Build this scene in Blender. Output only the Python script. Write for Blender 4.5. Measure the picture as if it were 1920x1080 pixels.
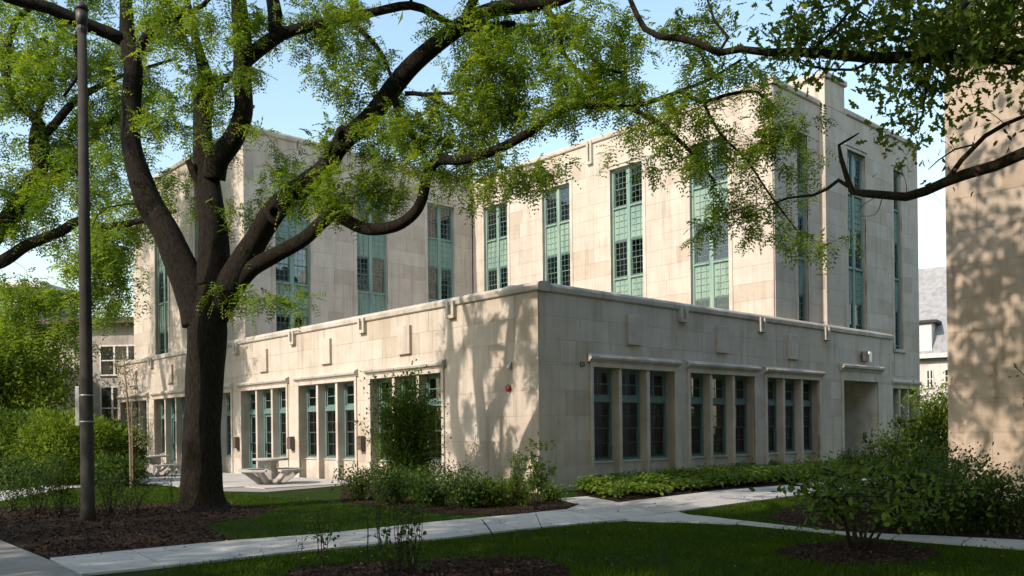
import bpy, bmesh, math, random
import numpy as np
from mathutils import Vector, Matrix
R = math.radians
for o in list(bpy.data.objects): bpy.data.objects.remove(o)
scn = bpy.context.scene
COL = scn.collection

# ------------------------------------------------------------------ camera
F, ROLL, V0, EYE = 1637.15, 0.0122, 808.5, 1.6
cam = bpy.data.cameras.new('camera'); camo = bpy.data.objects.new('camera', cam); COL.objects.link(camo)
cam.sensor_width = 36; cam.lens = F / 1920 * 36; cam.shift_y = (V0 - 540) / 1920
cam.clip_start = 0.1; cam.clip_end = 2000
camo.location = (0, 0, EYE)
camo.rotation_euler = (Matrix.Rotation(R(90), 4, 'X') @ Matrix.Rotation(-ROLL, 4, 'Z')).to_euler()
scn.camera = camo
scn.render.resolution_x, scn.render.resolution_y = 1024, 576

# ------------------------------------------------------------------ building frame (local x along right facade, y along left facade)
TH = 0.7428
C0 = Vector((0.694, 22.33, 0.0))
DR = Vector((math.cos(TH), math.sin(TH), 0)); DL = Vector((-math.sin(TH), math.cos(TH), 0))
def loc2w(x, y, z=0): return C0 + DR * x + DL * y + Vector((0, 0, z))
def w2loc(p): d = Vector(p) - C0; return Vector((d.dot(DR), d.dot(DL), d.z))

# ------------------------------------------------------------------ sky and sun
SUN_EL, SUN_A = R(36), R(1.5)
sd = (-DR * math.cos(SUN_A) + DL * math.sin(SUN_A)) * math.cos(SUN_EL) + Vector((0, 0, math.sin(SUN_EL)))
w = bpy.data.worlds.new('World'); scn.world = w; w.use_nodes = True
nt = w.node_tree; bg = nt.nodes['Background']
sky = nt.nodes.new('ShaderNodeTexSky'); sky.sky_type = 'NISHITA'; sky.sun_disc = False
sky.sun_elevation = SUN_EL; sky.sun_rotation = math.atan2(sd.x, sd.y)
sky.air_density = 1.7; sky.dust_density = 1.4; sky.ozone_density = 2.0
nt.links.new(sky.outputs[0], bg.inputs[0]); bg.inputs[1].default_value = 0.15
sl = bpy.data.lights.new('sun', 'SUN'); sl.energy = 3.0; sl.angle = R(0.53); sl.color = (1.0, 0.86, 0.76)
so = bpy.data.objects.new('sun', sl); COL.objects.link(so); so.location = (-20, -20, 40)
so.rotation_euler = sd.to_track_quat('Z', 'Y').to_euler()
scn.view_settings.view_transform = 'Standard'; scn.view_settings.look = 'None'
scn.view_settings.exposure = 0.86; scn.view_settings.gamma = 1.0
scn.render.engine = 'CYCLES'
scn.cycles.max_bounces = 8; scn.cycles.transparent_max_bounces = 12

# ------------------------------------------------------------------ pixels of the photograph -> points
CR, SR = math.cos(ROLL), math.sin(ROLL)
def ray(u, v, Y):
    x = CR * (u - 960) - SR * (v - V0); y = SR * (u - 960) + CR * (v - V0)
    return Vector((x / F * Y, Y, EYE - y / F * Y))
def gnd(u, v, z=0.0):
    y = SR * (u - 960) + CR * (v - V0)
    p = ray(u, v, (EYE - z) * F / y); p.z = z; return p

# ------------------------------------------------------------------ materials
MATS = {}
def newmat(name):
    m = bpy.data.materials.new(name); m.use_nodes = True; MATS[name] = m
    return m, m.node_tree.nodes, m.node_tree.links, m.node_tree.nodes['Principled BSDF']
def noise(N, L, scale, detail=4, coord='Object', vec=None, rough=.6, stretch=None):
    tc = N.new('ShaderNodeTexCoord'); n = N.new('ShaderNodeTexNoise')
    n.inputs['Scale'].default_value = scale; n.inputs['Detail'].default_value = detail; n.inputs['Roughness'].default_value = rough
    src = tc.outputs[coord] if coord != 'Pos' else N.new('ShaderNodeNewGeometry').outputs['Position']
    if stretch:
        mp = N.new('ShaderNodeMapping'); mp.inputs['Scale'].default_value = stretch; L.new(src, mp.inputs[0]); src = mp.outputs[0]
    L.new(src, n.inputs['Vector']); return n.outputs['Fac']
def ramp(N, L, fac, stops):
    r = N.new('ShaderNodeValToRGB'); e = r.color_ramp.elements
    while len(e) < len(stops): e.new(0.5)
    for i, (p, c) in enumerate(stops): e[i].position = p; e[i].color = (*c, 1)
    L.new(fac, r.inputs[0]); return r.outputs[0]
def mul(N, L, a, b, fac=1.0, mode='MULTIPLY'):
    m = N.new('ShaderNodeMix'); m.data_type = 'RGBA'; m.blend_type = mode; m.inputs[0].default_value = fac
    for i, s in ((6, a), (7, b)):
        if hasattr(s, 'links'): L.new(s, m.inputs[i])
        else: m.inputs[i].default_value = (*s, 1)
    return m.outputs[2]
def bump(N, L, b, fac, strength, dist):
    n = N.new('ShaderNodeBump'); n.inputs['Strength'].default_value = strength; n.inputs['Distance'].default_value = dist
    L.new(fac, n.inputs['Height']); L.new(n.outputs[0], b.inputs['Normal'])

def stone_mat(name, lo, mid, hi, rnd=True, rough=.85):
    m, N, L, b = newmat(name)
    f2 = noise(N, L, 1.3, 5, 'Pos'); f3 = noise(N, L, 28, 4, 'Pos')
    streak = noise(N, L, 1.0, 4, 'Pos', stretch=(5, 5, .35))
    if rnd:
        oi = N.new('ShaderNodeObjectInfo')
        c = ramp(N, L, oi.outputs['Random'], [(0, lo), (.10, lo), (.22, mid), (.75, mid), (1, hi)])
    else:
        c = ramp(N, L, f2, [(.3, lo), (.5, mid), (.75, hi)])
    c = mul(N, L, c, ramp(N, L, f2, [(.3, (.86, .85, .83)), (.6, (1, 1, 1))]))
    c = mul(N, L, c, ramp(N, L, streak, [(.30, (.70, .68, .64)), (.40, (.90, .89, .87)), (.56, (1, 1, 1))]), .85)
    c = mul(N, L, c, ramp(N, L, f3, [(.3, (.92, .92, .92)), (.65, (1.03, 1.02, 1))]))
    L.new(c, b.inputs['Base Color']); b.inputs['Roughness'].default_value = rough; b.inputs['Specular IOR Level'].default_value = .25
    bump(N, L, b, f3, .25, .004); return m
stone_mat('limestone', (.445, .388, .318), (.50, .446, .378), (.53, .478, .41))
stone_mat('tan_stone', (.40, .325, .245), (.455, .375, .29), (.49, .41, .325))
stone_mat('limestone_trim', (.45, .40, .34), (.495, .45, .39), (.52, .48, .42), rnd=False)
stone_mat('limestone_cap', (.40, .365, .315), (.46, .425, .37), (.50, .465, .41), rnd=False)
stone_mat('mortar', (.33, .29, .24), (.37, .325, .27), (.41, .365, .305), rnd=False)
stone_mat('concrete', (.37, .365, .335), (.45, .44, .41), (.50, .49, .46), rnd=True, rough=.9)
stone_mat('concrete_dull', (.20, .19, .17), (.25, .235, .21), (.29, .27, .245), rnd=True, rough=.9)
stone_mat('table_concrete', (.33, .315, .29), (.40, .385, .355), (.45, .43, .40), rnd=False, rough=.8)
stone_mat('white_render', (.52, .49, .44), (.62, .59, .54), (.66, .63, .58), rnd=False)
stone_mat('grey_render', (.30, .28, .25), (.36, .34, .30), (.41, .39, .35), rnd=False)
stone_mat('pole_stone', (.030, .027, .024), (.045, .041, .036), (.065, .060, .053), rnd=False)

def plain(name, c, rough=.5, metal=0, spec=.4, nz=None):
    m, N, L, b = newmat(name)
    if nz:
        f = noise(N, L, nz, 4, 'Pos')
        L.new(mul(N, L, c, ramp(N, L, f, [(.3, (.72, .72, .72)), (.65, (1.1, 1.1, 1.1))])), b.inputs['Base Color'])
    else: b.inputs['Base Color'].default_value = (*c, 1)
    b.inputs['Roughness'].default_value = rough; b.inputs['Metallic'].default_value = metal; b.inputs['Specular IOR Level'].default_value = spec
    return m
def weathered(name, c):
    m, N, L, b = newmat(name); f = noise(N, L, 1.0, 5, 'Pos', stretch=(9, 9, .7)); f2 = noise(N, L, .7, 3, 'Pos'); f3 = noise(N, L, 35, 3, 'Pos')
    k = mul(N, L, c, ramp(N, L, f, [(.30, (.62, .62, .60)), (.5, (1, 1, 1)), (.75, (1.15, 1.12, 1.1))])); k = mul(N, L, k, ramp(N, L, f2, [(.35, (.85, .9, .95)), (.65, (1.1, 1.05, 1))]))
    L.new(mul(N, L, k, ramp(N, L, f3, [(.3, (.9, .9, .9)), (.7, (1.05, 1.05, 1.05))])), b.inputs['Base Color']); b.inputs['Roughness'].default_value = .6; b.inputs['Specular IOR Level'].default_value = .3
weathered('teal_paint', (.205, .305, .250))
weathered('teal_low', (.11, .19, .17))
plain('sash_dark', (.045, .058, .052), .45)
plain('teal_dark', (.095, .155, .135), .45, nz=6)
plain('pale_paint', (.60, .58, .53), .5, nz=5)
plain('interior', (.055, .045, .038), .9)  # room darkness put into the colour of the window backing
plain('interior_floor', (.10, .075, .05), .8)
plain('blind', (.30, .255, .215), .8, nz=3)
plain('curtain', (.16, .12, .095), .9, nz=8)
plain('dark_metal', (.06, .055, .05), .5, .3, nz=20)
plain('bronze_metal', (.12, .10, .08), .55, .3, nz=20)
plain('red_plastic', (.28, .03, .022), .4)
plain('white_plastic', (.65, .64, .6), .4)
plain('grey_metal', (.35, .36, .37), .5, .4, nz=15)
plain('glass_bowl', (.75, .75, .7), .2)
plain('bounce_gravel', (.48, .455, .42), .95, nz=40)  # gravel tone raised to bounce light onto the walls above
plain('slate', (.27, .27, .265), .75, nz=3)
plain('dark_roof', (.035, .04, .038), .7, nz=6)
plain('dark_eave', (.09, .065, .05), .7, nz=5)
plain('door_red', (.10, .035, .025), .5)
plain('wood_stake', (.20, .14, .09), .8, nz=30)
plain('dead_leaf', (.20, .10, .06), .8, nz=20)

def glass():
    m, N, L, b = newmat('glass'); N.remove(b)
    out = N['Material Output']; t = N.new('ShaderNodeBsdfTransparent'); g = N.new('ShaderNodeBsdfGlossy')
    t.inputs[0].default_value = (.62, .66, .65, 1); g.inputs['Roughness'].default_value = .015; g.inputs[0].default_value = (.9, .95, 1, 1)
    geo = noise(N, L, .9, 2, 'Pos'); bp = N.new('ShaderNodeBump'); bp.inputs['Strength'].default_value = .12; bp.inputs['Distance'].default_value = .05
    L.new(geo, bp.inputs['Height']); L.new(bp.outputs[0], g.inputs['Normal'])
    fr = N.new('ShaderNodeFresnel'); fr.inputs[0].default_value = 1.9
    mx = N.new('ShaderNodeMixShader'); L.new(fr.outputs[0], mx.inputs[0]); L.new(t.outputs[0], mx.inputs[1]); L.new(g.outputs[0], mx.inputs[2])
    L.new(mx.outputs[0], out.inputs[0])
glass()

def leaf_mat(name, dark, mid, light, trans=.45, tcol=None, rough=.45, spec=.3):
    m, N, L, b = newmat(name); out = N['Material Output']
    at = N.new('ShaderNodeAttribute'); at.attribute_name = 'tone'
    c = ramp(N, L, at.outputs['Fac'], [(0, dark), (.5, mid), (1, light)])
    L.new(c, b.inputs['Base Color']); b.inputs['Roughness'].default_value = rough; b.inputs['Specular IOR Level'].default_value = spec
    t = N.new('ShaderNodeBsdfTranslucent'); L.new(mul(N, L, c, tcol or (1.45, 1.35, .55)), t.inputs[0])
    mx = N.new('ShaderNodeMixShader'); mx.inputs[0].default_value = trans
    L.new(b.outputs[0], mx.inputs[1]); L.new(t.outputs[0], mx.inputs[2]); L.new(mx.outputs[0], out.inputs[0])
leaf_mat('locust_leaf', (.075, .140, .020), (.150, .238, .028), (.26, .335, .038), .5, None, .5, .2)
leaf_mat('oak_leaf', (.060, .115, .022), (.105, .170, .028), (.18, .25, .04), .5, None, .5, .2)
leaf_mat('shade_leaf', (.035, .070, .016), (.055, .095, .020), (.08, .13, .028), .3)
leaf_mat('shrub_dark', (.030, .062, .014), (.055, .100, .020), (.095, .15, .028), .35, None, .55, .15)
leaf_mat('shrub_mid', (.050, .092, .016), (.088, .145, .022), (.14, .205, .030), .4, None, .55, .15)
leaf_mat('shrub_bright', (.085, .14, .018), (.14, .21, .025), (.21, .285, .034), .45, None, .55, .15)
leaf_mat('pale_leaf', (.14, .15, .07), (.23, .22, .12), (.33, .31, .20), .35)
leaf_mat('hosta_leaf', (.07, .125, .018), (.12, .185, .024), (.18, .25, .032), .4)
leaf_mat('grass_blade', (.024, .052, .002), (.042, .080, .003), (.072, .115, .006), .3, (1.3, 1.3, .5), .8, .06)
leaf_mat('mulch_chip', (.022, .014, .010), (.05, .032, .022), (.105, .075, .055), 0.0, None, .9, .08)

def bark(name, lo, hi, moss):
    m, N, L, b = newmat(name)
    f = noise(N, L, 4.5, 9, 'Pos', stretch=(6, 6, 1.5), rough=.8); f2 = noise(N, L, 1.2, 3, 'Pos')
    c = ramp(N, L, f, [(.36, lo), (.62, hi)])
    c = mul(N, L, c, ramp(N, L, f2, [(.45, (1, 1, 1)), (.75, moss)]))
    L.new(c, b.inputs['Base Color']); b.inputs['Roughness'].default_value = .9; b.inputs['Specular IOR Level'].default_value = .15
    bump(N, L, b, f, 1.0, .12)
bark('locust_bark', (.005, .004, .0032), (.048, .039, .028), (.95, 1.0, .70))
bark('oak_bark', (.025, .021, .014), (.085, .072, .046), (1, 1.05, .75))
bark('twig_bark', (.025, .019, .014), (.07, .052, .038), (1, 1, 1))

def ground_mats():
    m, N, L, b = newmat('lawn_soil'); f = noise(N, L, 2.2, 6, 'Pos'); f2 = noise(N, L, 60, 3, 'Pos')
    c = ramp(N, L, f, [(.3, (.012, .028, .002)), (.55, (.020, .042, .003)), (.8, (.032, .058, .005))])
    L.new(mul(N, L, c, ramp(N, L, f2, [(.3, (.6, .6, .6)), (.65, (1.2, 1.2, 1.1))])), b.inputs['Base Color']); b.inputs['Roughness'].default_value = .95
    b.inputs['Specular IOR Level'].default_value = .1
    bump(N, L, b, f2, .8, .03)
    m, N, L, b = newmat('mulch'); f = noise(N, L, 45, 6, 'Pos'); f2 = noise(N, L, 1.5, 3, 'Pos')
    c = ramp(N, L, f, [(.3, (.012, .008, .006)), (.5, (.035, .023, .016)), (.72, (.075, .05, .035))])
    L.new(mul(N, L, c, ramp(N, L, f2, [(.3, (.75, .72, .7)), (.7, (1.2, 1.1, 1))])), b.inputs['Base Color']); b.inputs['Roughness'].default_value = 1
    b.inputs['Specular IOR Level'].default_value = .1
    bump(N, L, b, f, 1, .03)
ground_mats()

# ------------------------------------------------------------------ mesh helpers
def link(o, parent=None):
    COL.objects.link(o)
    if parent is not None: o.parent = parent
    return o
def tag(o, label=None, cat=None, group=None, kind=None):
    for k, v in (('label', label), ('category', cat), ('group', group), ('kind', kind)):
        if v: o[k] = v
    return o
def empty(name, loc, rz=0, parent=None):
    o = bpy.data.objects.new(name, None); o.empty_display_size = .3; o.location = loc; o.rotation_euler = (0, 0, rz)
    return link(o, parent)
class MB:
    def __init__(s): s.v = []; s.f = []
    def box(s, x0, x1, y0, y1, z0, z1):
        x0, x1 = sorted((x0, x1)); y0, y1 = sorted((y0, y1)); z0, z1 = sorted((z0, z1)); n = len(s.v)
        s.v += [(x0, y0, z0), (x1, y0, z0), (x1, y1, z0), (x0, y1, z0), (x0, y0, z1), (x1, y0, z1), (x1, y1, z1), (x0, y1, z1)]
        s.f += [tuple(n + i for i in q) for q in ((3, 2, 1, 0), (4, 5, 6, 7), (0, 1, 5, 4), (1, 2, 6, 5), (2, 3, 7, 6), (3, 0, 4, 7))]
        return s
    def prism(s, poly, a, b):           # poly: list of points; a,b: functions mapping a 2d point to 3d start / end
        n = len(s.v); k = len(poly); s.v += [a(p) for p in poly] + [b(p) for p in poly]
        s.f += [tuple(n + i for i in range(k))[::-1], tuple(n + k + i for i in range(k))]
        s.f += [(n + i, n + (i + 1) % k, n + k + (i + 1) % k, n + k + i) for i in range(k)]; return s
    def lathe(s, prof, seg=16, c=(0, 0, 0)):
        n = len(s.v)
        for r, z in prof:
            for i in range(seg):
                a = 2 * math.pi * i / seg; s.v.append((c[0] + r * math.cos(a), c[1] + r * math.sin(a), c[2] + z))
        for j in range(len(prof) - 1):
            for i in range(seg):
                s.f.append((n + j * seg + i, n + j * seg + (i + 1) % seg, n + (j + 1) * seg + (i + 1) % seg, n + (j + 1) * seg + i))
        s.f.append(tuple(n + i for i in range(seg))[::-1]); s.f.append(tuple(n + (len(prof) - 1) * seg + i for i in range(seg))); return s
    def tube(s, pts, rad, sides=8, wob=0.0, rng=None):
        pts = [Vector(p) for p in pts]; n = len(s.v); t = (pts[1] - pts[0]).normalized()
        up = Vector((1, 0, 0)) if abs(t.x) < .8 else Vector((0, 1, 0)); a = t.cross(up).normalized()
        for i, p in enumerate(pts):
            t2 = (pts[min(i + 1, len(pts) - 1)] - pts[max(i - 1, 0)]).normalized()
            a = (a - t2 * a.dot(t2)).normalized(); b = t2.cross(a); r = rad[i]
            for k in range(sides):
                th = 2 * math.pi * k / sides
                rr = r if not wob else r * (1 + wob * wobf(p, th, i))
                s.v.append(tuple(p + (a * math.cos(th) + b * math.sin(th)) * rr))
        for i in range(len(pts) - 1):
            for k in range(sides):
                s.f.append((n + i * sides + k, n + i * sides + (k + 1) % sides, n + (i + 1) * sides + (k + 1) % sides, n + (i + 1) * sides + k))
        s.f.append(tuple(n + k for k in range(sides))[::-1]); s.f.append(tuple(n + (len(pts) - 1) * sides + k for k in range(sides))); return s
    def build(s, name, mat, parent=None, smooth=False, loc=None, bevel=0):
        me = bpy.data.meshes.new(name); me.from_pydata([tuple(v) for v in s.v], [], s.f)
        me.materials.append(MATS[mat] if isinstance(mat, str) else mat); me.update()
        if smooth: me.polygons.foreach_set('use_smooth', [True] * len(me.polygons))
        o = bpy.data.objects.new(name, me)
        if loc is not None: o.location = loc
        if bevel:
            md = o.modifiers.new('bevel', 'BEVEL'); md.width = bevel; md.segments = 2; md.limit_method = 'ANGLE'
        return link(o, parent)
def wobf(p, th, i):
    w1 = th * 11 + 1.3 * math.sin(p.z * 1.9 + th * 2) + .8 * math.sin(p.z * 4.3 + p.x)
    rid = abs(math.sin(w1)) ** .6 * (.6 + .4 * math.sin(p.z * 5.1 + th * 3)) - .45
    return rid * .9 + math.sin(th * 3 + p.z * 1.7 + p.x * 2) * .5 + math.sin(th * 2 - p.z * 2.9 + p.x * 1.1) * .45
def smooth_path(pts, rad, step):
    P = [Vector(p) for p in pts]; out, ro = [], []
    for i in range(len(P) - 1):
        p0, p1, p2, p3 = P[max(i - 1, 0)], P[i], P[i + 1], P[min(i + 2, len(P) - 1)]
        n = max(1, int((p2 - p1).length / step))
        for j in range(n):
            t = j / n
            out.append(.5 * ((2 * p1) + (p2 - p0) * t + (2 * p0 - 5 * p1 + 4 * p2 - p3) * t * t + (3 * p1 - p0 - 3 * p2 + p3) * t ** 3))
            ro.append(rad[i] * (1 - t) + rad[i + 1] * t)
    out.append(P[-1]); ro.append(rad[-1]); return out, ro

DIAMOND = np.array([(0, 0), (.45, .5), (1, 0), (.45, -.5)])
OVAL = np.array([(0, 0), (.25, .42), (.6, .45), (1, 0), (.6, -.45), (.25, -.42)])
OAK = np.array([(0, .04), (.2, .2), (.28, .1), (.45, .42), (.55, .16), (.75, .45), (.82, .15), (1, .05), (.97, -.1), (.8, -.42), (.6, -.16), (.5, -.42), (.32, -.1), (.2, -.22), (0, -.04)])
BLADE = np.array([(0, .5), (.6, .35), (1, 0), (.6, -.35), (0, -.5)])
def leaf_mesh(name, mat, P, D, S, Ln, Wd, tone, parent=None, shape=DIAMOND, cup=.15, loc=None):
    P, D, S = (np.asarray(a, np.float64) for a in (P, D, S)); n = len(P); k = len(shape)
    D = D / (np.linalg.norm(D, axis=1, keepdims=True) + 1e-9); S = S - D * (S * D).sum(1, keepdims=True); S /= np.linalg.norm(S, axis=1, keepdims=True) + 1e-9
    Nn = np.cross(D, S); Ln = np.broadcast_to(Ln, n); Wd = np.broadcast_to(Wd, n)
    V = np.empty((n, k, 3))
    for j, (a, b) in enumerate(shape):
        V[:, j] = P + D * (a * Ln)[:, None] + S * (b * Wd)[:, None] + Nn * ((abs(b) * cup * Wd) - (a * a * cup * .6 * Ln))[:, None]
    me = bpy.data.meshes.new(name); me.vertices.add(n * k); me.vertices.foreach_set('co', V.reshape(-1).astype(np.float32))
    me.loops.add(n * k); me.loops.foreach_set('vertex_index', np.arange(n * k, dtype=np.int32))
    me.polygons.add(n); me.polygons.foreach_set('loop_start', np.arange(0, n * k, k, dtype=np.int32)); me.polygons.foreach_set('loop_total', np.full(n, k, np.int32))
    at = me.attributes.new('tone', 'FLOAT', 'FACE'); at.data.foreach_set('value', np.broadcast_to(tone, n).astype(np.float32))
    me.materials.append(MATS[mat]); me.update(calc_edges=True)
    o = bpy.data.objects.new(name, me)
    if loc is not None: o.location = loc
    return link(o, parent)
def unit(rs, n):
    v = rs.normal(size=(n, 3)); return v / np.linalg.norm(v, axis=1, keepdims=True)

# ================================================================== GROUND
def sheet(name, poly, z, mat, parent=None, kind='structure', thick=0.0):
    m = MB(); n = len(poly)
    pts = [(p[0], p[1], z) for p in poly]
    if thick:
        m.prism(pts, lambda p: (p[0], p[1], z - thick), lambda p: (p[0], p[1], z))
    else:
        m.v = pts; m.f = [tuple(range(n))]
    o = m.build(name, mat, parent)
    bm = bmesh.new(); bm.from_mesh(o.data); bmesh.ops.recalc_face_normals(bm, faces=bm.faces)
    if not thick and bm.faces[:][0].normal.z < 0: bmesh.ops.reverse_faces(bm, faces=bm.faces)
    bm.to_mesh(o.data); bm.free()
    if kind: tag(o, kind=kind)
    return o
sheet('ground', [(-400, -300), (400, -300), (400, 600), (-400, 600)], 0, 'lawn_soil')
G = lambda *uv: [gnd(a, b) for a, b in uv]
# concrete path: a ribbon of slabs between two edges
def ribbon(name, up, lo, z, n, mat='concrete', gap=.012):
    """up/lo: matching polylines (world) ; n slabs in between."""
    def samp(pl, t):
        d = [0]
        for a, b in zip(pl, pl[1:]): d.append(d[-1] + (b - a).length)
        x = t * d[-1]
        for i in range(len(pl) - 1):
            if x <= d[i + 1] + 1e-6: return pl[i].lerp(pl[i + 1], (x - d[i]) / (d[i + 1] - d[i]))
        return pl[-1]
    base = sheet(name, list(up) + list(lo)[::-1], .012, 'mortar')
    base.data.materials[0] = MATS['concrete_dull']
    for i in range(n):
        t0, t1 = i / n, (i + 1) / n; e = gap / max(.1, (samp(up, 1) - samp(up, 0)).length)
        k = [samp(up, t0 + e), samp(up, (t0 + t1) / 2), samp(up, t1 - e), samp(lo, t1 - e), samp(lo, (t0 + t1) / 2), samp(lo, t0 + e)]
        sheet('slab', k, z, mat, base, kind=None, thick=.03)
    return base
path_up = G((92, 1051), (250, 1035), (445, 1016.5), (600, 1005), (840, 979), (960, 968.5), (1060, 958))
path_lo = G((150, 1082), (330, 1064), (565, 1037), (700, 1024), (840, 1012), (960, 997), (1135, 980))
ribbon('path', path_up, path_lo, .035, 9)
ribbon('path', G((1062, 957.6), (1160, 945), (1345, 922), (1450, 914), (1560, 903), (1690, 892)), G((1137, 979.6), (1270, 962), (1340, 952), (1450, 937), (1560, 922), (1690, 902)), .035, 9)
sheet('path', G((1139, 979.8), (1271, 962.4), (1290, 968), (1330, 972), (1395, 980), (1380, 984), (1300, 981), (1225, 979), (1175, 977)), .034, 'concrete', thick=.034)
sheet('path', G((1064, 957), (1092, 946), (1040, 938), (1100, 933), (1160, 944.6)), .033, 'concrete', thick=.033)
ribbon('path', G((1397, 980), (1585, 1002), (1760, 1009), (1920, 1017), (2300, 1045)), G((1382, 984), (1500, 996), (1700, 1016), (1920, 1033), (2300, 1066)), .035, 7)
# terrace in front of the left facade, in building coordinates, one slab per square
ter = sheet('terrace', [loc2w(x, y) for x, y in ((-.0, 7.5), (-4.4, 6.3), (-5.2, 8), (-5.0, 12), (-5.2, 18), (-6.5, 22), (-8.0, 30), (0, 30))], .012, 'concrete_dull')
for i in range(17):
    y0 = 7.6 + i * 1.32
    for j in range(4):
        x1 = -.02 - j * 1.25
        if j == 3 and y0 < 7.7: continue
        sheet('slab', [loc2w(x, y) for x, y in ((x1, y0), (x1 - 1.238, y0), (x1 - 1.238, y0 + 1.308), (x1, y0 + 1.308))], .034, 'concrete', ter, kind=None, thick=.03)
ribbon('path', G((-300, 955), (0, 924), (110, 908), (250, 898)), G((-300, 985), (0, 942), (120, 918), (250, 908)), .035, 8)
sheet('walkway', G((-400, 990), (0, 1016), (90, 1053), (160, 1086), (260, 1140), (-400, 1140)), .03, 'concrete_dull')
# planting beds
def bed(name, uv, z=.012):
    return sheet(name, G(*uv), z, 'mulch')
BEDS = [
 [(-60, 955), (150, 950), (330, 944), (430, 947), (530, 956), (480, 968), (400, 980), (385, 990), (410, 1003), (445, 1014), (250, 1032), (95, 1048), (0, 1013), (-200, 1000)],
 [(640, 940), (760, 958), (860, 966), (960, 966), (1055, 956), (1090, 948), (1040, 936), (1010, 930), (900, 917), (800, 905), (720, 905), (640, 918)],
 [(560, 1066), (700, 1056), (860, 1047), (1000, 1048), (1060, 1062), (1080, 1100), (500, 1100)],
 [(1440, 1040), (1500, 1022), (1600, 1016), (1700, 1024), (1770, 1040), (1720, 1056), (1560, 1060)],
 [(1080, 928), (1160, 943), (1345, 920), (1450, 912), (1690, 890), (1690, 880), (1560, 868), (1300, 893), (1100, 915)],
 [(1430, 972), (1600, 996), (1760, 1005), (1920, 1012), (2100, 1020), (2100, 960), (1920, 950), (1800, 955), (1640, 950), (1500, 945)],
]
for b_ in BEDS: bed('planting_bed', b_)
sheet('planting_bed', [gnd(246, 914) + Vector((.75 * math.cos(a) , .45 * math.sin(a), 0)) for a in np.linspace(0, 2 * math.pi, 18)[:-1]], .02, 'mulch')
def inpoly(pts, poly):
    x, y = pts[:, 0], pts[:, 1]; c = np.zeros(len(pts), bool); n = len(poly)
    for i in range(n):
        x0, y0 = poly[i][0], poly[i][1]; x1, y1 = poly[i - 1][0], poly[i - 1][1]
        if y0 == y1: continue
        c ^= ((y0 > y) != (y1 > y)) & (x < (x1 - x0) * (y - y0) / (y1 - y0) + x0)
    return c
def scatter(poly, dens, rs):
    P = np.array([(p[0], p[1]) for p in poly]); lo, hi = P.min(0), P.max(0)
    n = int((hi - lo).prod() * dens); q = rs.uniform(lo, hi, (n, 2)); return q[inpoly(q, P)]
def chips():
    rs = np.random.RandomState(3); pts = np.vstack([scatter(G(*b_), d, rs) for b_, d in zip(BEDS, (260, 120, 420, 380, 60, 120))])
    n = len(pts); P = np.c_[pts, rs.uniform(.012, .035, n)]; D = rs.normal(size=(n, 3)); D[:, 2] *= .35; S = rs.normal(size=(n, 3)); S[:, 2] *= .5
    tone = rs.beta(1.3, 3.2, n); tone[rs.rand(n) < .01] = 1
    tag(leaf_mesh('mulch', 'mulch_chip', P, D, S, rs.uniform(.03, .085, n), rs.uniform(.012, .035, n), tone, shape=OVAL, cup=.2),
        'brown wood chip mulch covering the planting beds', 'mulch', kind='stuff')
chips()
LAWNS = [  # (pixel outline, blades per m2)
 ([(262, 1084), (330, 1066), (565, 1039), (840, 1014), (960, 999), (1135, 982), (1300, 983), (1500, 998), (1700, 1018), (1920, 1035), (2200, 1062), (2200, 1100), (240, 1100)], 900),
 ([(400, 985), (480, 968), (530, 956), (430, 947), (330, 944), (200, 948), (-100, 952), (-100, 965), (-20, 945), (120, 920), (250, 909), (330, 914), (420, 925), (500, 932), (620, 941), (760, 960), (860, 968), (960, 968), (840, 978), (600, 1004), (445, 1015), (410, 1003)], 420),
 ([(1270, 963), (1340, 953), (1450, 938), (1560, 924), (1500, 944), (1430, 972), (1500, 990), (1395, 979), (1330, 971), (1290, 967)], 600),
 ([(-250, 945), (0, 921), (110, 905), (200, 899), (120, 890), (-250, 905)], 200),
]
def grass():
    rs = np.random.RandomState(5); bedp = [np.array([(p[0], p[1]) for p in G(*b_)]) for b_ in BEDS]
    A = []
    for poly, d in LAWNS:
        q = scatter(G(*poly), d, rs)
        for b_ in bedp: q = q[~inpoly(q, b_)]
        A.append(q)
    q = np.vstack(A); n = len(q); P = np.c_[q, np.zeros(n)]
    cl = np.sin(q[:, 0] * 1.9 + np.sin(q[:, 1] * 1.3) * 2) * .5 + np.sin(q[:, 1] * 2.7 + q[:, 0] * .7) * .5
    D = np.c_[rs.normal(0, .38, (n, 2)), np.ones(n)]; S = np.c_[rs.normal(size=(n, 2)), np.zeros(n)]
    tag(leaf_mesh('grass', 'grass_blade', P, D, S, rs.uniform(.035, .075, n) * (1 + .25 * cl), rs.uniform(.006, .012, n), np.clip(rs.normal(.45, .22, n) + .15 * cl, 0, 1), shape=BLADE, cup=.5),
        'short green mown grass of the lawns', 'grass', kind='stuff')
grass()

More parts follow.
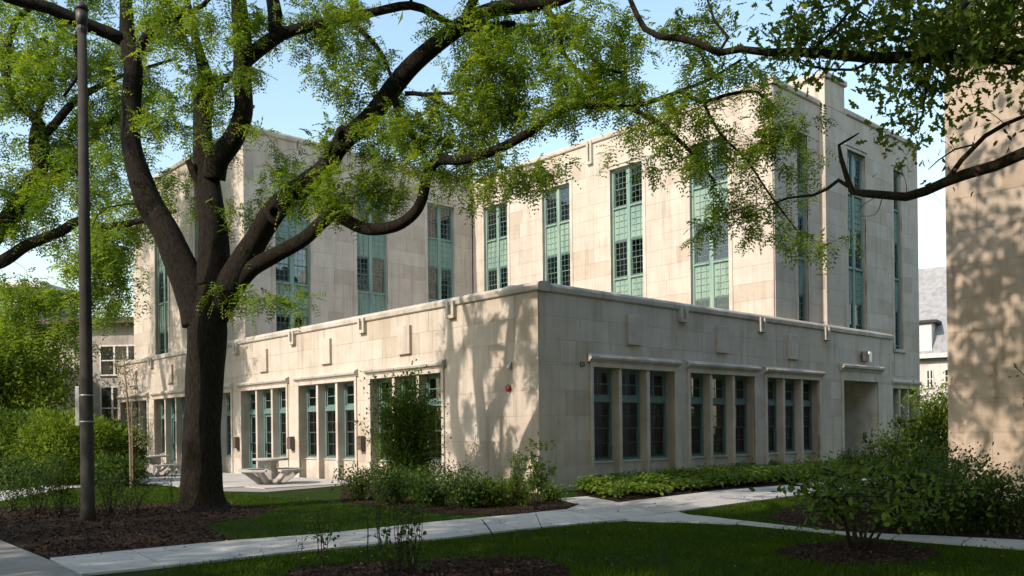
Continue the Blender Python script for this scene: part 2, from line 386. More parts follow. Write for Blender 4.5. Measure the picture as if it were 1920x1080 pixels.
def litter():
    rs = np.random.RandomState(8); A = [scatter(G(*p), d, rs) for p, d in (([(92, 1051), (445, 1016), (840, 979), (1060, 958), (1135, 980), (840, 1012), (565, 1037), (150, 1082)], 5), ([(1060, 958), (1160, 945), (1450, 914), (1690, 892), (1450, 937), (1270, 962), (1380, 984), (1135, 980)], 5),
        (LAWNS[0][0], 5), (LAWNS[1][0], 3), ([(1397, 980), (1760, 1009), (1920, 1017), (1920, 1033), (1700, 1016)], 10))]
    q = np.vstack(A); n = len(q); P = np.c_[q, np.full(n, .045)]; D = np.c_[rs.normal(size=(n, 2)), rs.normal(0, .15, n)]; S = np.c_[rs.normal(size=(n, 2)), rs.normal(0, .15, n)]
    tag(leaf_mesh('leaf_litter', 'litter', P, D, S, rs.uniform(.02, .07, n), rs.uniform(.01, .03, n), rs.rand(n), shape=OVAL, cup=.3), 'scattered dry leaf bits on the paths and lawn', 'leaf litter', kind='stuff')
leaf_mat('litter', (.05, .045, .02), (.12, .10, .05), (.22, .18, .11), .1, None, .9, .1)
litter()

# ================================================================== BUILDING
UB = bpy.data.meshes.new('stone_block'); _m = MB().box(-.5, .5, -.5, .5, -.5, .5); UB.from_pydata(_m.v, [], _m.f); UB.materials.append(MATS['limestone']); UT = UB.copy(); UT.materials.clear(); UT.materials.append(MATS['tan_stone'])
def ext(face, c, s0, s1, d0, d1, z0, z1):
    """box limits of a piece on a facade: s along it, d outward. face 'L': plane x=c facing -x ; 'R': plane y=c facing -y"""
    return (c - d1, c - d0, s0, s1, z0, z1) if face == 'L' else (s0, s1, c - d1, c - d0, z0, z1)
class Facade:
    def __init__(s, thing, face, c): s.t, s.f, s.c = thing, face, c
    def box(s, m, s0, s1, d0, d1, z0, z1): m.box(*ext(s.f, s.c, s0, s1, d0, d1, z0, z1)); return m
    def part(s, name, mat, boxes, parent=None, bevel=0):
        m = MB()
        for b in boxes: s.box(m, *b)
        return m.build(name, mat, parent or s.t, bevel=bevel)
    def pt(s, a, d, z): return (s.c - d, a, z) if s.f == 'L' else (a, s.c - d, z)
    def mould(s, name, mat, prof, s0, s1, parent=None):   # prof: (d,z) polygon extruded along s
        m = MB().prism(prof, lambda p: s.pt(s0, p[0], p[1]), lambda p: s.pt(s1, p[0], p[1])); o = m.build(name, mat, parent or s.t)
        bm = bmesh.new(); bm.from_mesh(o.data); bmesh.ops.recalc_face_normals(bm, faces=bm.faces); bm.to_mesh(o.data); bm.free(); return o
    def wall(s, s0, s1, z0, z1, ops, seed, ch=.62, bl=(.7, 1.55), thick=.45, unit_block=None):
        rng = random.Random(seed); zs = sorted({z0, z1, *[o[2] for o in ops if z0 < o[2] < z1], *[o[3] for o in ops if z0 < o[3] < z1]}); cs = []
        for a, b in zip(zs, zs[1:]):
            n = max(1, round((b - a) / ch)); cs += [(a + (b - a) * i / n, a + (b - a) * (i + 1) / n) for i in range(n)]
        back = MB(); blocks = []
        for a, b in cs:
            iv = [(s0, s1)]
            for o in ops:
                if o[2] < b - 1e-4 and o[3] > a + 1e-4:
                    nv = []
                    for p, q in iv:
                        if o[0] > p: nv.append((p, min(q, o[0])))
                        if o[1] < q: nv.append((max(p, o[1]), q))
                    iv = [(p, q) for p, q in nv if q - p > 1e-3]
            for p, q in iv:
                s.box(back, p + .001, q - .001, -thick, -.008, a, b)
                x = p; n = max(1, round((q - p) / rng.uniform(*bl))); wd = [rng.uniform(.65, 1.35) for _ in range(n)]; k = (q - p) / sum(wd)
                for i, wv in enumerate(wd):
                    e0 = 0 if i == 0 else .0035; e1 = 0 if i == n - 1 else .0035
                    blocks.append((x + e0, x + wv * k - e1, a + .0035, b - .0035)); x += wv * k
        wl = back.build('wall', 'mortar', s.t)
        for (p, q, a, b) in blocks:
            o = bpy.data.objects.new('stone_block', unit_block or UB); x0, x1, y0, y1, z0_, z1_ = ext(s.f, s.c, p, q, -.06, rng.uniform(-.0015, .0025), a, b)
            o.location = ((x0 + x1) / 2, (y0 + y1) / 2, (z0_ + z1_) / 2); o.scale = (x1 - x0, y1 - y0, z1_ - z0_); link(o, wl)
        return wl
    # --- a three-light window group of the low wing
    def window(s, a, b, z0, z1, d, door=False, seed=0, zt=2.47):
        rng = random.Random(seed); fw = .07
        nm = 'door' if door else 'window'
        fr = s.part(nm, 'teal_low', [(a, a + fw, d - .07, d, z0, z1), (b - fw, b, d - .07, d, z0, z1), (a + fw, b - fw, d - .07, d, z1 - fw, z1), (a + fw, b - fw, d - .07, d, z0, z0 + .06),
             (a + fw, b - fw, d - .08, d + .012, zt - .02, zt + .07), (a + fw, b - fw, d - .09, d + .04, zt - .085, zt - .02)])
        i0, i1 = a + fw, b - fw; mid = (i0 + i1) / 2; q = d - .035
        if door:
            lo = z0 + .06; st = .11
            s.part('door_leaf', 'teal_dark', [(i0, i0 + st, q - .05, q, lo, zt - .085), (i1 - st, i1, q - .05, q, lo, zt - .085), (i0 + st, i1 - st, q - .05, q, lo, lo + .32), (i0 + st, i1 - st, q - .05, q, zt - .2, zt - .085)]
                + [(i0 + st, i1 - st, q - .035, q - .01, lo + .32 + k * .42, lo + .345 + k * .42) for k in (1, 2, 3)], fr)
            s.part('handle', 'dark_metal', [(i1 - st + .03, i1 - st + .06, q, q + .05, .95, 1.25)], fr)
            s.part('pane', 'glass', [(i0 + st - .005, i1 - st + .005, q - .03, q - .026, lo + .3, zt - .18)], fr)
        else:
            zm = z0 + (zt - z0) * .52; sw = .045
            for (l, h, dd, nr) in ((z0 + .06, zm + .02, q - .03, 2), (zm - .02, zt - .085, q, 2)):
                bx = [(i0, i0 + sw, dd - .03, dd, l, h), (i1 - sw, i1, dd - .03, dd, l, h), (i0 + sw, i1 - sw, dd - .03, dd, l, l + .05), (i0 + sw, i1 - sw, dd - .03, dd, h - .045, h)]
                bx += [(mid - .008 + k * (i1 - i0) / 6, mid + .008 + k * (i1 - i0) / 6, dd - .022, dd - .004, l + .05, h - .045) for k in (-1, 1)]
                bx += [(i0 + sw, i1 - sw, dd - .02, dd - .006, (l + h) / 2 - .01, (l + h) / 2 + .012)]
                s.part('sash', 'sash_dark', bx, fr)
                s.part('pane', 'glass', [(i0 + sw - .004, i1 - sw + .004, dd - .017, dd - .013, l + .046, h - .041)], fr)
            if rng.random() < .5:
                hb = rng.uniform(.3, .95); s.part('blind', rng.choice(['blind', 'curtain', 'curtain']), [(i0, i1, q - .16, q - .15, zt - .085 - hb * (zt - z0), zt - .05)], fr)
        dd = q - .005; l, h = zt + .07, z1 - fw
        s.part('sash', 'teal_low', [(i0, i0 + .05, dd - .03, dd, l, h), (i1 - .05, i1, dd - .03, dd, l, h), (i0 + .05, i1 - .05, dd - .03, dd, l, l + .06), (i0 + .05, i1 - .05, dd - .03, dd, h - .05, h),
               (mid - .012, mid + .012, dd - .022, dd - .004, l + .06, h - .05), (i0 + .05, i1 - .05, dd - .02, dd - .006, (l + h) / 2 - .012, (l + h) / 2 + .012)], fr)
        s.part('pane', 'glass', [(i0 + .046, i1 - .046, dd - .017, dd - .013, l + .056, h - .046)], fr)
        return fr
    def group(s, a, b, seed, doors=(), zh=3.32, zs=.74, hood=True, n=3):
        """opening a..b from the ground to zh; stone surround, mullions, aprons, hood and windows"""
        mw = .135; bw = (b - a - mw * (n - 1)) / n; D = -.29
        s.part('window_surround', 'limestone_trim', [(a - .12, a, -.05, .05, 0, zh), (b, b + .12, -.05, .05, 0, zh), (a - .12, b + .12, -.05, .05, zh, zh + .14)], bevel=.012)
        if hood:
            z = zh + .14
            s.mould('hood', 'limestone_cap', [(-.02, z), (.07, z), (.09, z + .04), (.15, z + .07), (.17, z + .13), (.14, z + .18), (-.02, z + .25)], a - .2, b + .2)
        for k in range(n):
            x = a + k * (bw + mw); dr = k in doors
            s.window(x, x + bw, .03 if dr else zs, zh, D, dr, seed * 10 + k)
            if dr: s.part('threshold', 'concrete_dull', [(x, x + bw, -.45, -.16, 0, .03)])
            else:
                s.part('apron', 'limestone_trim', [(x, x + bw, -.45, D + .05, 0, zs - .05)])
                s.mould('sill', 'limestone_cap', [(-.40, zs - .05), (D + .09, zs - .05), (D + .09, zs - .03), (D, zs), (-.40, zs)], x, x + bw)
            if k < n - 1: s.part('mullion', 'limestone_trim', [(x + bw, x + bw + mw, -.42, -.012, 0, zh)], bevel=.014)
    def cap(s, s0, s1, zb, h=.26, out=.065, name='parapet_cap', seg=1.9):
        n = max(1, round((s1 - s0) / seg))
        for i in range(n):
            p, q = s0 + (s1 - s0) * i / n, s0 + (s1 - s0) * (i + 1) / n
            s.mould(name, 'limestone_cap', [(-.40, zb), (out - .03, zb), (out, zb + .03), (out + .01, zb + h * .55), (out - .02, zb + h * .78), (out - .10, zb + h * .94), (-.2, zb + h), (-.40, zb + h)], p + (.003 if i else 0), q - (.003 if i < n - 1 else 0))
    def bracket(s, a, zt, h=.36, w_=.36):
        s.part('bracket', 'limestone_cap', [(a - w_ / 2, a - w_ / 2 + .10, 0.0, .13, zt - h, zt + .12), (a + w_ / 2 - .10, a + w_ / 2, 0.0, .13, zt - h, zt + .12), (a - w_ / 2 + .1, a + w_ / 2 - .1, 0.0, .13, zt - h, zt - h + .1), (a - w_ / 2 + .1, a + w_ / 2 - .1, 0.0, .03, zt - h + .1, zt + .12)])
    def panel(s, a, b, z0, z1): s.part('raised_panel', 'limestone_trim', [(a, b, -.03, .10, z0, z1)], bevel=.008)
    # --- a tall strip of windows with spandrels
    def strip(s, a, b, zt, zb, wins, seed, lights=2, sill=False):
        rng = random.Random(seed); D = -.13; fw = .07; cm = .17 if lights == 2 else 0
        s.part('window_surround', 'limestone_trim', [(a - .16, a, -.05, .035, zb, zt), (b, b + .06, -.05, .02, zb, zt), (a - .16, b + .06, -.05, .035, zt, zt + .13)], bevel=.01)
        s.part('drip_mould', 'limestone_cap', [(a - .2, b + .12, -.02, .075, zt + .13, zt + .17)])
        mid = (a + b) / 2
        bx = [(a, a + fw, D - .12, D, zb, zt), (b - fw, b, D - .12, D, zb, zt), (a + fw, b - fw, D - .12, D, zt - .07, zt)]
        if lights == 2: bx.append((mid - cm / 2, mid + cm / 2, D - .12, D - .003, zb, zt - .07))
        s.part('window_frame', 'teal_paint', bx)
        cols = [(a + fw, mid - cm / 2), (mid + cm / 2, b - fw)] if lights == 2 else [(a + fw, b - fw)]
        edges = sorted([(z0, z1) for z0, z1 in wins], reverse=True)
        top = zt - .07
        for (z0, z1) in edges:
            if top - z1 > .2:
                for p, q in cols: s.spandrel(p, q, z1, top, D)
                s.part('rail', 'teal_paint', [(p, q, D - .1, D + .03, top - .06, top - .003) for p, q in cols] )
            for p, q in cols: s.light(p, q, z0, min(z1, top), D, rng)
            top = z0
        if top - zb > .2:
            for p, q in cols: s.spandrel(p, q, zb, top, D)
            s.part('rail', 'teal_paint', [(p, q, D - .1, D + .03, top - .06, top - .003) for p, q in cols])
        if sill: s.part('sill', 'limestone_cap', [(a - .15, b + .15, -.05, .1, zb - .14, zb)], bevel=.02)
    def spandrel(s, p, q, z0, z1, D):
        sp = s.part('spandrel', 'teal_paint', [(p, q, D - .09, D - .05, z0, z1)])
        n = 5; h = (z1 - z0 - .1); bx = []
        for k in range(n + 1): bx.append((p + .06, q - .06, D - .05, D - .022, z0 + .05 + h * k / n - .016, z0 + .05 + h * k / n + .016))
        tag(s.part('relief_grid', 'teal_paint', bx, sp), kind='stuff')
        tag(s.part('relief_grid', 'teal_paint', [(p + (q - p) * k - .014, p + (q - p) * k + .014, D - .05, D - .027, z0 + .07, z1 - .07) for k in (.28, .62)], sp), kind='stuff')
    def light(s, p, q, z0, z1, D, rng):
        zm = (z0 + z1) / 2; fr = s.part('window', 'teal_dark', [(p, p + .03, D - .1, D - .03, z0, z1), (q - .03, q, D - .1, D - .03, z0, z1), (p + .03, q - .03, D - .1, D - .03, z1 - .04, z1), (p + .03, q - .03, D - .1, D - .02, z0, z0 + .05)])
        for (l, h, dd) in ((z0 + .05, zm + .02, D - .075), (zm - .02, z1 - .04, D - .05)):
            i0, i1 = p + .03, q - .03
            bx = [(i0, i0 + .03, dd - .025, dd, l, h), (i1 - .03, i1, dd - .025, dd, l, h), (i0 + .03, i1 - .03, dd - .025, dd, l, l + .035), (i0 + .03, i1 - .03, dd - .025, dd, h - .035, h)]
            for k in (1, 2): x = i0 + (i1 - i0) * k / 3; bx.append((x - .008, x + .008, dd - .018, dd - .004, l + .035, h - .035))
            for k in (1, 2): zz = l + (h - l) * k / 3; bx.append((i0 + .03, i1 - .03, dd - .016, dd - .006, zz - .008, zz + .008))
            s.part('sash', 'teal_dark', bx, fr)
            s.part('pane', 'glass', [(i0 + .028, i1 - .028, dd - .014, dd - .011, l + .033, h - .033)], fr)
        if rng.random() < .7:
            hb = rng.choice([.45, .5, .6, .95, .95]); s.part('blind', rng.choice(['blind', 'curtain', 'curtain']), [(p + .02, q - .02, D - .2, D - .19, z1 - .03 - hb * (z1 - z0), z1)], fr)

low = tag(empty('low_wing', C0, TH), 'one storey limestone wing with parapet and three-light teal windows', 'building')
tall = tag(empty('tall_block', C0, TH), 'tall limestone block with vertical teal window strips behind the one storey wing', 'building')
RT, TW, ZC, ZT = 12.0, 16.76, 5.19, 13.72
LEND, TEND, REND, LOWR = 31.3, 29.1, 23.5, 20.45
# low wing, left facade (plane x=0)
FL = Facade(low, 'L', 0.0)
Lg = [(4.0 + 4.62 * k, 7.68 + 4.62 * k) for k in range(6)]
FL.wall(0.0, LEND, 0, ZC, [(a, b, 0, 3.32) for a, b in Lg], 11)
for k, (a, b) in enumerate(Lg): FL.group(a, b, 20 + k, doors={2: (1, 2), 4: (1,)}.get(k, ()))
FL.cap(-.09, LEND, ZC)
for k in range(6): FL.bracket(3.46 + 4.6 * k, ZC)
for k in range(6): FL.panel(5.44 + 4.6 * k, 6.07 + 4.6 * k, 3.98, 4.84)
# low wing, right facade (plane y=0)
FR = Facade(low, 'R', 0.0)
Rg = [(2.05, 5.66), (6.45, 10.05), (10.81, 14.37)]; RD = (16.24, 19.13)
FR.wall(.062, LOWR, 0, ZC, [(a, b, 0, 3.32) for a, b in Rg] + [(*RD, 0, 3.39)], 12)
for k, (a, b) in enumerate(Rg): FR.group(a, b, 40 + k)
FR.cap(.10, LOWR + .06, ZC)
for a in (6.09, 10.49, 14.9): FR.bracket(a, ZC)
for a in (3.5, 7.9, 12.23): FR.panel(a, a + .57, 4.01, 4.86)
# entrance recess, its brightness put into a whiter wall colour
a, b = RD
FR.part('entrance_recess', 'white_render', [(a - .2, a, -1.75, -.452, 0, 3.39), (b, b + .2, -1.75, -.452, 0, 3.39), (a - .2, b + .2, -1.75, -.452, 3.39, 3.6), (a, b, -2.0, -1.75, 2.5, 3.39), (a + 1.3, b, -2.0, -1.75, 0, 2.5)])
FR.part('recess_lining', 'white_render', [(b - .03, b - .001, -1.74, -.02, 1.56, 3.38), (b - .03, b - .001, -1.74, -.02, .02, 1.55)])
FR.part('entrance_surround', 'limestone_trim', [(a - .16, a, -.03, .04, 0, 3.39), (b, b + .16, -.03, .04, 0, 3.39), (a - .16, b + .16, -.03, .04, 3.39, 3.75)], bevel=.01)
FR.mould('hood', 'limestone_cap', [(-.02, 3.75), (.07, 3.75), (.10, 3.82), (.19, 3.88), (.20, 3.96), (.16, 4.0), (-.02, 4.05)], a - .28, b + .28)
dr = FR.part('door', 'door_red', [(a + .01, a + 1.29, -1.86, -1.80, .03, 2.48)]); FR.part('pane', 'glass', [(a + .2, a + 1.1, -1.80, -1.79, .9, 2.3)], dr); FR.part('handle', 'grey_metal', [(a + 1.14, a + 1.18, -1.80, -1.74, .9, 1.2)], dr)
FR.part('threshold', 'concrete_dull', [(a, b, -1.75, .0, -.02, .03)])
# roof of the low wing
m = MB(); m.box(.45, RT + .3, .45, TW + .3, 4.75, 4.95); m.box(RT, LOWR - .45, .45, .9, 4.75, 4.95); m.build('roof', 'bounce_gravel', low)
m = MB(); m.box(.45, 8, TW, LEND - .45, 4.75, 4.95); m.box(.45, 8, LEND - .45, LEND, 0, 5.19); m.build('end_wall', 'mortar', low)
m = MB(); m.box(1.9, RT - 1, 1.9, TW + 8, .02, 4.6); m.box(RT - 1, 15.6, 2.2, 4, .02, 4.6); m.build('dark_core', 'interior', low)  # solid dark cores, added to block light and back the windows
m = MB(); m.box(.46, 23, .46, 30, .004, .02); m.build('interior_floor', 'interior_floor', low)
# tall block
WIN = [(10.79, 12.31), (7.87, 9.41), (4.8, 6.52)]
FT = Facade(tall, 'L', RT)                      # sunlit face
Ts = [(2.2, 3.9), (6.19, 7.89), (10.2, 11.9), (14.23, 15.93)]
FT.wall(.38, TW, 4.96, ZT, [(a, b, 4.96, 12.38) for a, b in Ts], 31)
for k, (a, b) in enumerate(Ts): FT.strip(a, b, 12.38, 4.97, WIN, 50 + k)
FT.cap(.27, TW - .10, ZT, .27, .08)
for a in (4.95, 8.95, 13.0): FT.bracket(a, ZT, .85, .30)
FW = Facade(tall, 'R', TW)                      # left wing, shaded face
Ws = [(1.44, 3.08), (5.33, 6.96), (9.21, 10.84)]
FW.wall(.16, RT - .062, 4.96, ZT, [(a, b, 4.96, 12.38) for a, b in Ws], 32)
for k, (a, b) in enumerate(Ws): FW.strip(a, b, 12.38, 4.97, WIN, 60 + k)
FW.cap(.10, RT, ZT, .27, .08)
for a in (4.2, 8.1): FW.bracket(a, ZT, .85, .30)
FE = Facade(tall, 'L', .10)                     # left wing, end face
Es = [(19.9, 21.5), (24.6, 26.2)]
FE.wall(TW, TEND, ZC + .2, ZT, [(a, b, ZC + .2, 12.38) for a, b in Es], 33)
for k, (a, b) in enumerate(Es): FE.strip(a, b, 12.38, ZC + .21, WIN, 70 + k)
FE.cap(TW - .08, TEND + .08, ZT, .27, .08)
FA = Facade(tall, 'R', .35)                     # right face, set back bay beside the corner
FA.wall(RT + .062, 15.3, 4.96, ZT, [(13.58, 14.37, 4.96, 12.38)], 34)
FA.strip(13.58, 14.37, 12.38, 4.97, WIN, 80, lights=1)
FA.cap(RT - .08, 15.3, ZT, .27, .08)
FB = Facade(tall, 'R', .12)                     # right face, forward part
FB.wall(15.3, LOWR, 4.96, ZT, [(16.98, 18.52, 4.96, 12.4)], 35)
FB.wall(LOWR + .002, REND, 0, ZT, [(21.04, 21.87, 4.85, 12.4), (20.72, 23.12, 0, 3.2)], 36)
FB.strip(16.98, 18.52, 12.4, 4.97, WIN, 81)
FB.strip(21.04, 21.87, 12.4, 4.85, WIN[:2] + [(5.0, 6.52)], 82, lights=1, sill=True)
FB.group(20.72, 23.12, 83, zh=3.2, zs=.74)
FB.part('apron_panel', 'limestone_trim', [(21.0, 21.9, -.04, .02, 3.72, 4.7)])
FB.cap(16.93, REND + .08, ZT, .27, .08)
FB.bracket(20.15, ZT, .85, .30)
FP = Facade(tall, 'L', 15.3); FP.wall(.12, .35, 4.96, 14.75, [], 37, thick=.3)   # lit return of the pier
FP2 = Facade(tall, 'R', .118); FP2.wall(15.3, 16.85, ZT + .01, 14.75, [], 38, thick=.4)
m = MB(); m.box(15.31, 16.84, .5, 2.4, ZT, 14.74); m.box(15.31, 16.84, .14, .5, ZT - .5, 14.74); m.build('pier_core', 'limestone_trim', tall)
m = MB(); m.box(15.2, 16.95, .02, 2.5, 14.75, 14.98); m.build('pier_cap', 'limestone_cap', tall, bevel=.05)
m = MB(); m.box(RT + .4, REND, .8, 34, ZT - .5, ZT - .2); m.box(.5, RT + .4, TW + .4, TEND, ZT - .5, ZT - .2); m.build('roof', 'bounce_gravel', tall)
m = MB(); m.box(RT + 1.7, REND - 1.5, 1.9, 33, 4.96, ZT - .6); m.box(1.7, RT + 1.7, TW + 1.7, TEND - .5, 4.96, ZT - .6); m.box(20.6, REND - .4, 1.9, 5, .02, 4.96); m.build('dark_core', 'interior', tall)  # dark filler volumes added behind the windows to stop light
m = MB()
for z in (6.9, 10.2): m.box(RT + .46, REND - .46, .82, 33, z - .15, z); m.box(.56, RT + .46, TW + .46, TEND - .1, z - .15, z)
m.build('floor_slab', 'interior_floor', tall)
m = MB(); m.box(REND - .4, REND, .58, 34, 0, ZT); m.box(.5, RT, TEND - .4, TEND, 5.4, ZT); m.box(RT, REND - .4, 33.6, 34, 5, ZT); m.build('rear_wall', 'mortar', tall)
# small fittings on the walls (each can be unscrewed: things of their own)
def fitting(name, label, cat, F_, s_, z_, boxes, mats, group=None, names=None):
    p = F_.pt(s_, 0, z_); t = tag(empty(name, loc2w(*p), TH), label, cat, group)
    for i, (bx, mt) in enumerate(zip(boxes, mats)):
        m = MB(); e = ext(F_.f, 0, *bx); m.box(*e); m.build(names[i] if names else 'body', mt, t, bevel=.01)
    return t
fitting('fire_alarm', 'red fire alarm bell on the sunlit wall near the corner', 'alarm', FL, 1.11, 2.74, [(-.06, .06, .003, .04, -.07, .07), (-.02, .02, .003, .03, -.17, -.07)], ['red_plastic', 'white_plastic'], names=['base_plate', 'conduit'])
al = bpy.data.objects['fire_alarm']; bo = MB().lathe([(.09, 0), (.09, .03), (.065, .055), (.025, .065)], 18).build('bell', 'red_plastic', al, smooth=True); bo.location = (-.04, 0, 0); bo.rotation_euler = (0, R(-90), 0)
fitting('strobe_light', 'small grey wall light above the red alarm', 'light', FL, 1.06, 3.33, [(-.06, .06, .003, .05, -.1, .1), (-.045, .045, .05, .1, -.07, .02)], ['grey_metal', 'white_plastic'], names=['base_plate', 'lens'])
for s_, lab in ((8.15, 'dark bronze wall lamp beside the columnar shrub'), (12.79, 'dark bronze wall lamp between the doors and the sunlit windows'), (17.27, 'dark bronze wall lamp left of the teal doors')):
    fitting('wall_lamp', lab, 'lamp', FL, s_, 1.25, [(-.1, .1, .003, .04, -.26, .26), (-.13, .13, .04, .2, -.2, .22), (-.1, .1, .06, .18, .22, .25)], ['bronze_metal', 'bronze_metal', 'dark_metal'], 'wall lamps along the left facade', ['back_plate', 'shade', 'lid'])
fitting('camera_box', 'small dark box on the shaded wall beside the first window hood', 'box', FR, 1.61, 3.37, [(-.05, .05, .003, .08, -.07, .07), (-.03, .03, .08, .12, -.04, .03)], ['dark_metal', 'dark_metal'], names=['housing', 'lens'])
fitting('entrance_lamp', 'twin cylinder lamp above the entrance hood', 'lamp', FR, 17.9, 4.36, [(-.26, -.06, .06, .24, -.2, .2), (.06, .26, .06, .24, -.2, .2), (-.08, .08, .003, .08, -.1, .1), (-.06, .06, .08, .16, -.03, .03)], ['dark_metal', 'glass_bowl', 'bronze_metal', 'bronze_metal'], names=['shade', 'glass_shade', 'back_plate', 'arm'])
for yy, lab, mt in ((-.55, 'small dark card reader plate inside the entrance recess', 'dark_metal'), (-.22, 'small black and white intercom plate nearest the recess edge', 'white_plastic')):
    t = tag(empty('intercom_plate', loc2w(19.098, -yy, 1.22), TH), lab, 'intercom', 'plates in the entrance recess')
    m = MB(); m.box(-.02, -.001, -.075, .075, -.1, .1); m.build('plate', mt, t); m = MB(); m.box(-.035, -.02, -.045, .045, -.05, .07); m.build('reader', 'dark_metal', t)
t = tag(empty('roof_vent', loc2w(1.0, 2.0, 4.95), TH), 'grey domed vent on the low roof near the corner', 'vent')
MB().lathe([(.26, 0), (.26, .34)], 14).build('collar', 'grey_metal', t); MB().lathe([(.42, .34), (.42, .48), (.33, .64), (.15, .72), (.02, .74)], 16).build('hood', 'grey_metal', t, smooth=True)

# ================================================================== NEIGHBOURING BUILDINGS
# gabled limestone building at the right edge of the view
nb = tag(empty('gabled_building', loc2w(4.5, -8.3), TH), 'limestone gable wall with tree shadows at the right edge', 'building')
FN = Facade(nb, 'L', 0.0); FN.t = nb
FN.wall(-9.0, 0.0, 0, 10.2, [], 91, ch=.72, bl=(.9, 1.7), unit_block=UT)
m = MB(); m.prism([(0, 10.2), (-9, 10.2), (-4.5, 14.4)], lambda p: (.0, p[0], p[1]), lambda p: (.45, p[0], p[1])); m.build('gable', 'limestone_trim', nb)
m = MB()
for sgn in (0, 1):
    q = [(.42, 9.86), (.42, 10.06), (-4.5, 14.72), (-4.5, 14.5)] if sgn == 0 else [(-9.42, 9.86), (-9.42, 10.06), (-4.5, 14.72), (-4.5, 14.5)]
    m.prism(q, lambda p: (-.28, p[0], p[1]), lambda p: (14, p[0], p[1]))
m.build('roof', 'dark_roof', nb)
m = MB(); m.box(.46, 14, -.45, -.0, 0, 10.2); m.box(.46, 14, -9, -8.55, 0, 10.2); m.build('side_wall', 'limestone_trim', nb)
# far building on the right: rendered walls, slate roof, dormer
p0 = ray(1762, 700, 58)
fb = tag(empty('far_building', (p0.x, 58, 0), R(-36)), 'pale rendered house with grey slate roof seen through the gap', 'building')
m = MB(); m.box(-1.55, 12, 0, 10, 0, 6.2); m.build('wall', 'white_render', fb)
m = MB(); m.prism([(-.45, 6.2), (10.4, 6.2), (5, 13.0)], lambda p: (-9, p[0], p[1]), lambda p: (12.5, p[0], p[1])); m.build('roof', 'slate', fb)
m = MB(); m.box(-9, 12.5, -.5, -.3, 6.12, 6.42); m.build('eave', 'pale_paint', fb)
m = MB(); m.box(-9, -1.56, 1.0, 10, 0, 6.2); m.build('side_wing', 'white_render', fb)
m = MB(); m.box(-1.9, -.45, -.1, 3, 6.43, 8.5); d_ = m.build('dormer', 'pale_paint', fb); m = MB(); m.box(-2.1, -.1, -.3, 3.2, 8.5, 8.68); m.build('dormer_roof', 'dark_roof', d_)
def simple_window(parent, x0, x1, z0, z1, y=0.0, n=2, frame='pale_paint'):
    m = MB(); f = .08
    m.box(x0 - f, x0, y - .06, y + .02, z0, z1); m.box(x1, x1 + f, y - .06, y + .02, z0, z1); m.box(x0 - f, x1 + f, y - .06, y + .02, z1, z1 + f); m.box(x0 - f - .05, x1 + f + .05, y - .1, y + .02, z0 - f, z0)
    for k in range(1, n): x = x0 + (x1 - x0) * k / n; m.box(x - .05, x + .05, y - .05, y + .02, z0, z1)
    m.box(x0, x1, y - .03, y + .02, (z0 + z1) / 2 - .03, (z0 + z1) / 2 + .03)
    wd = m.build('window', frame, parent); m = MB(); m.box(x0, x1, y - .012, y - .008, z0, z1); m.build('pane', 'dark_glass', wd)
plain('dark_glass', (.02, .022, .024), .08, 0, .6)
for (x0, x1, z0, z1) in ((.35, 1.9, 4.5, 5.3), (-.75, -.45, 4.2, 5.3), (.5, 2.2, 1.9, 3.1), (4.5, 6, 4.5, 5.4), (4.5, 6, 1.9, 3.1)): simple_window(fb, x0, x1, z0, z1)
simple_window(fb, -2.9, -1.7, 1.6, 3.4, 1.0)
# building far left
p0 = ray(120, 700, 47)
lb = tag(empty('left_building', (p0.x, 47, 0), R(-4)), 'pale two storey building with banded windows behind the bushes', 'building')
m = MB(); m.box(-14, 8.2, 0, 9, 0, 7.6); m.build('wall', 'grey_render', lb)
m = MB(); m.box(-14.3, 8.6, -.6, 9.3, 7.6, 7.9); m.build('eave', 'dark_eave', lb)
m = MB(); m.box(-2.2, .95, -1.6, 0, 2.0, 5.0); m.build('bay', 'white_render', lb)
m = MB(); m.box(-2.3, 1.05, -1.7, 0, 1.8, 2.0); m.box(-2.3, 1.05, -1.7, 0, 5.0, 5.2); m.build('bay_lintel', 'pale_paint', lb)
m = MB(); m.box(-2.3, 1.0, -1.3, 0, 0, 1.8); m.build('bay_base', 'dark_eave', lb)
simple_window(lb, -1.15, .75, 3.95, 4.5, -1.6, 3)
for x in (2.1, 5.2): simple_window(lb, x, x + 2.2, 4.9, 6.4, 0, 3); simple_window(lb, x, x + 1.8, 2.0, 4.2, 0, 3)
for x in (-13, -10, -7, -4.2): simple_window(lb, x, x + 1.8, 4.9, 6.4, 0, 3); simple_window(lb, x, x + 1.8, 2.0, 4.2, 0, 3)
m = MB(); m.box(-9, -3.3, 3, 7, 7.9, 10.2); m.build('penthouse', 'grey_render', lb); m = MB(); m.box(-9.3, -3.0, 2.7, 7.3, 10.2, 10.5); m.build('cornice', 'pale_paint', lb)

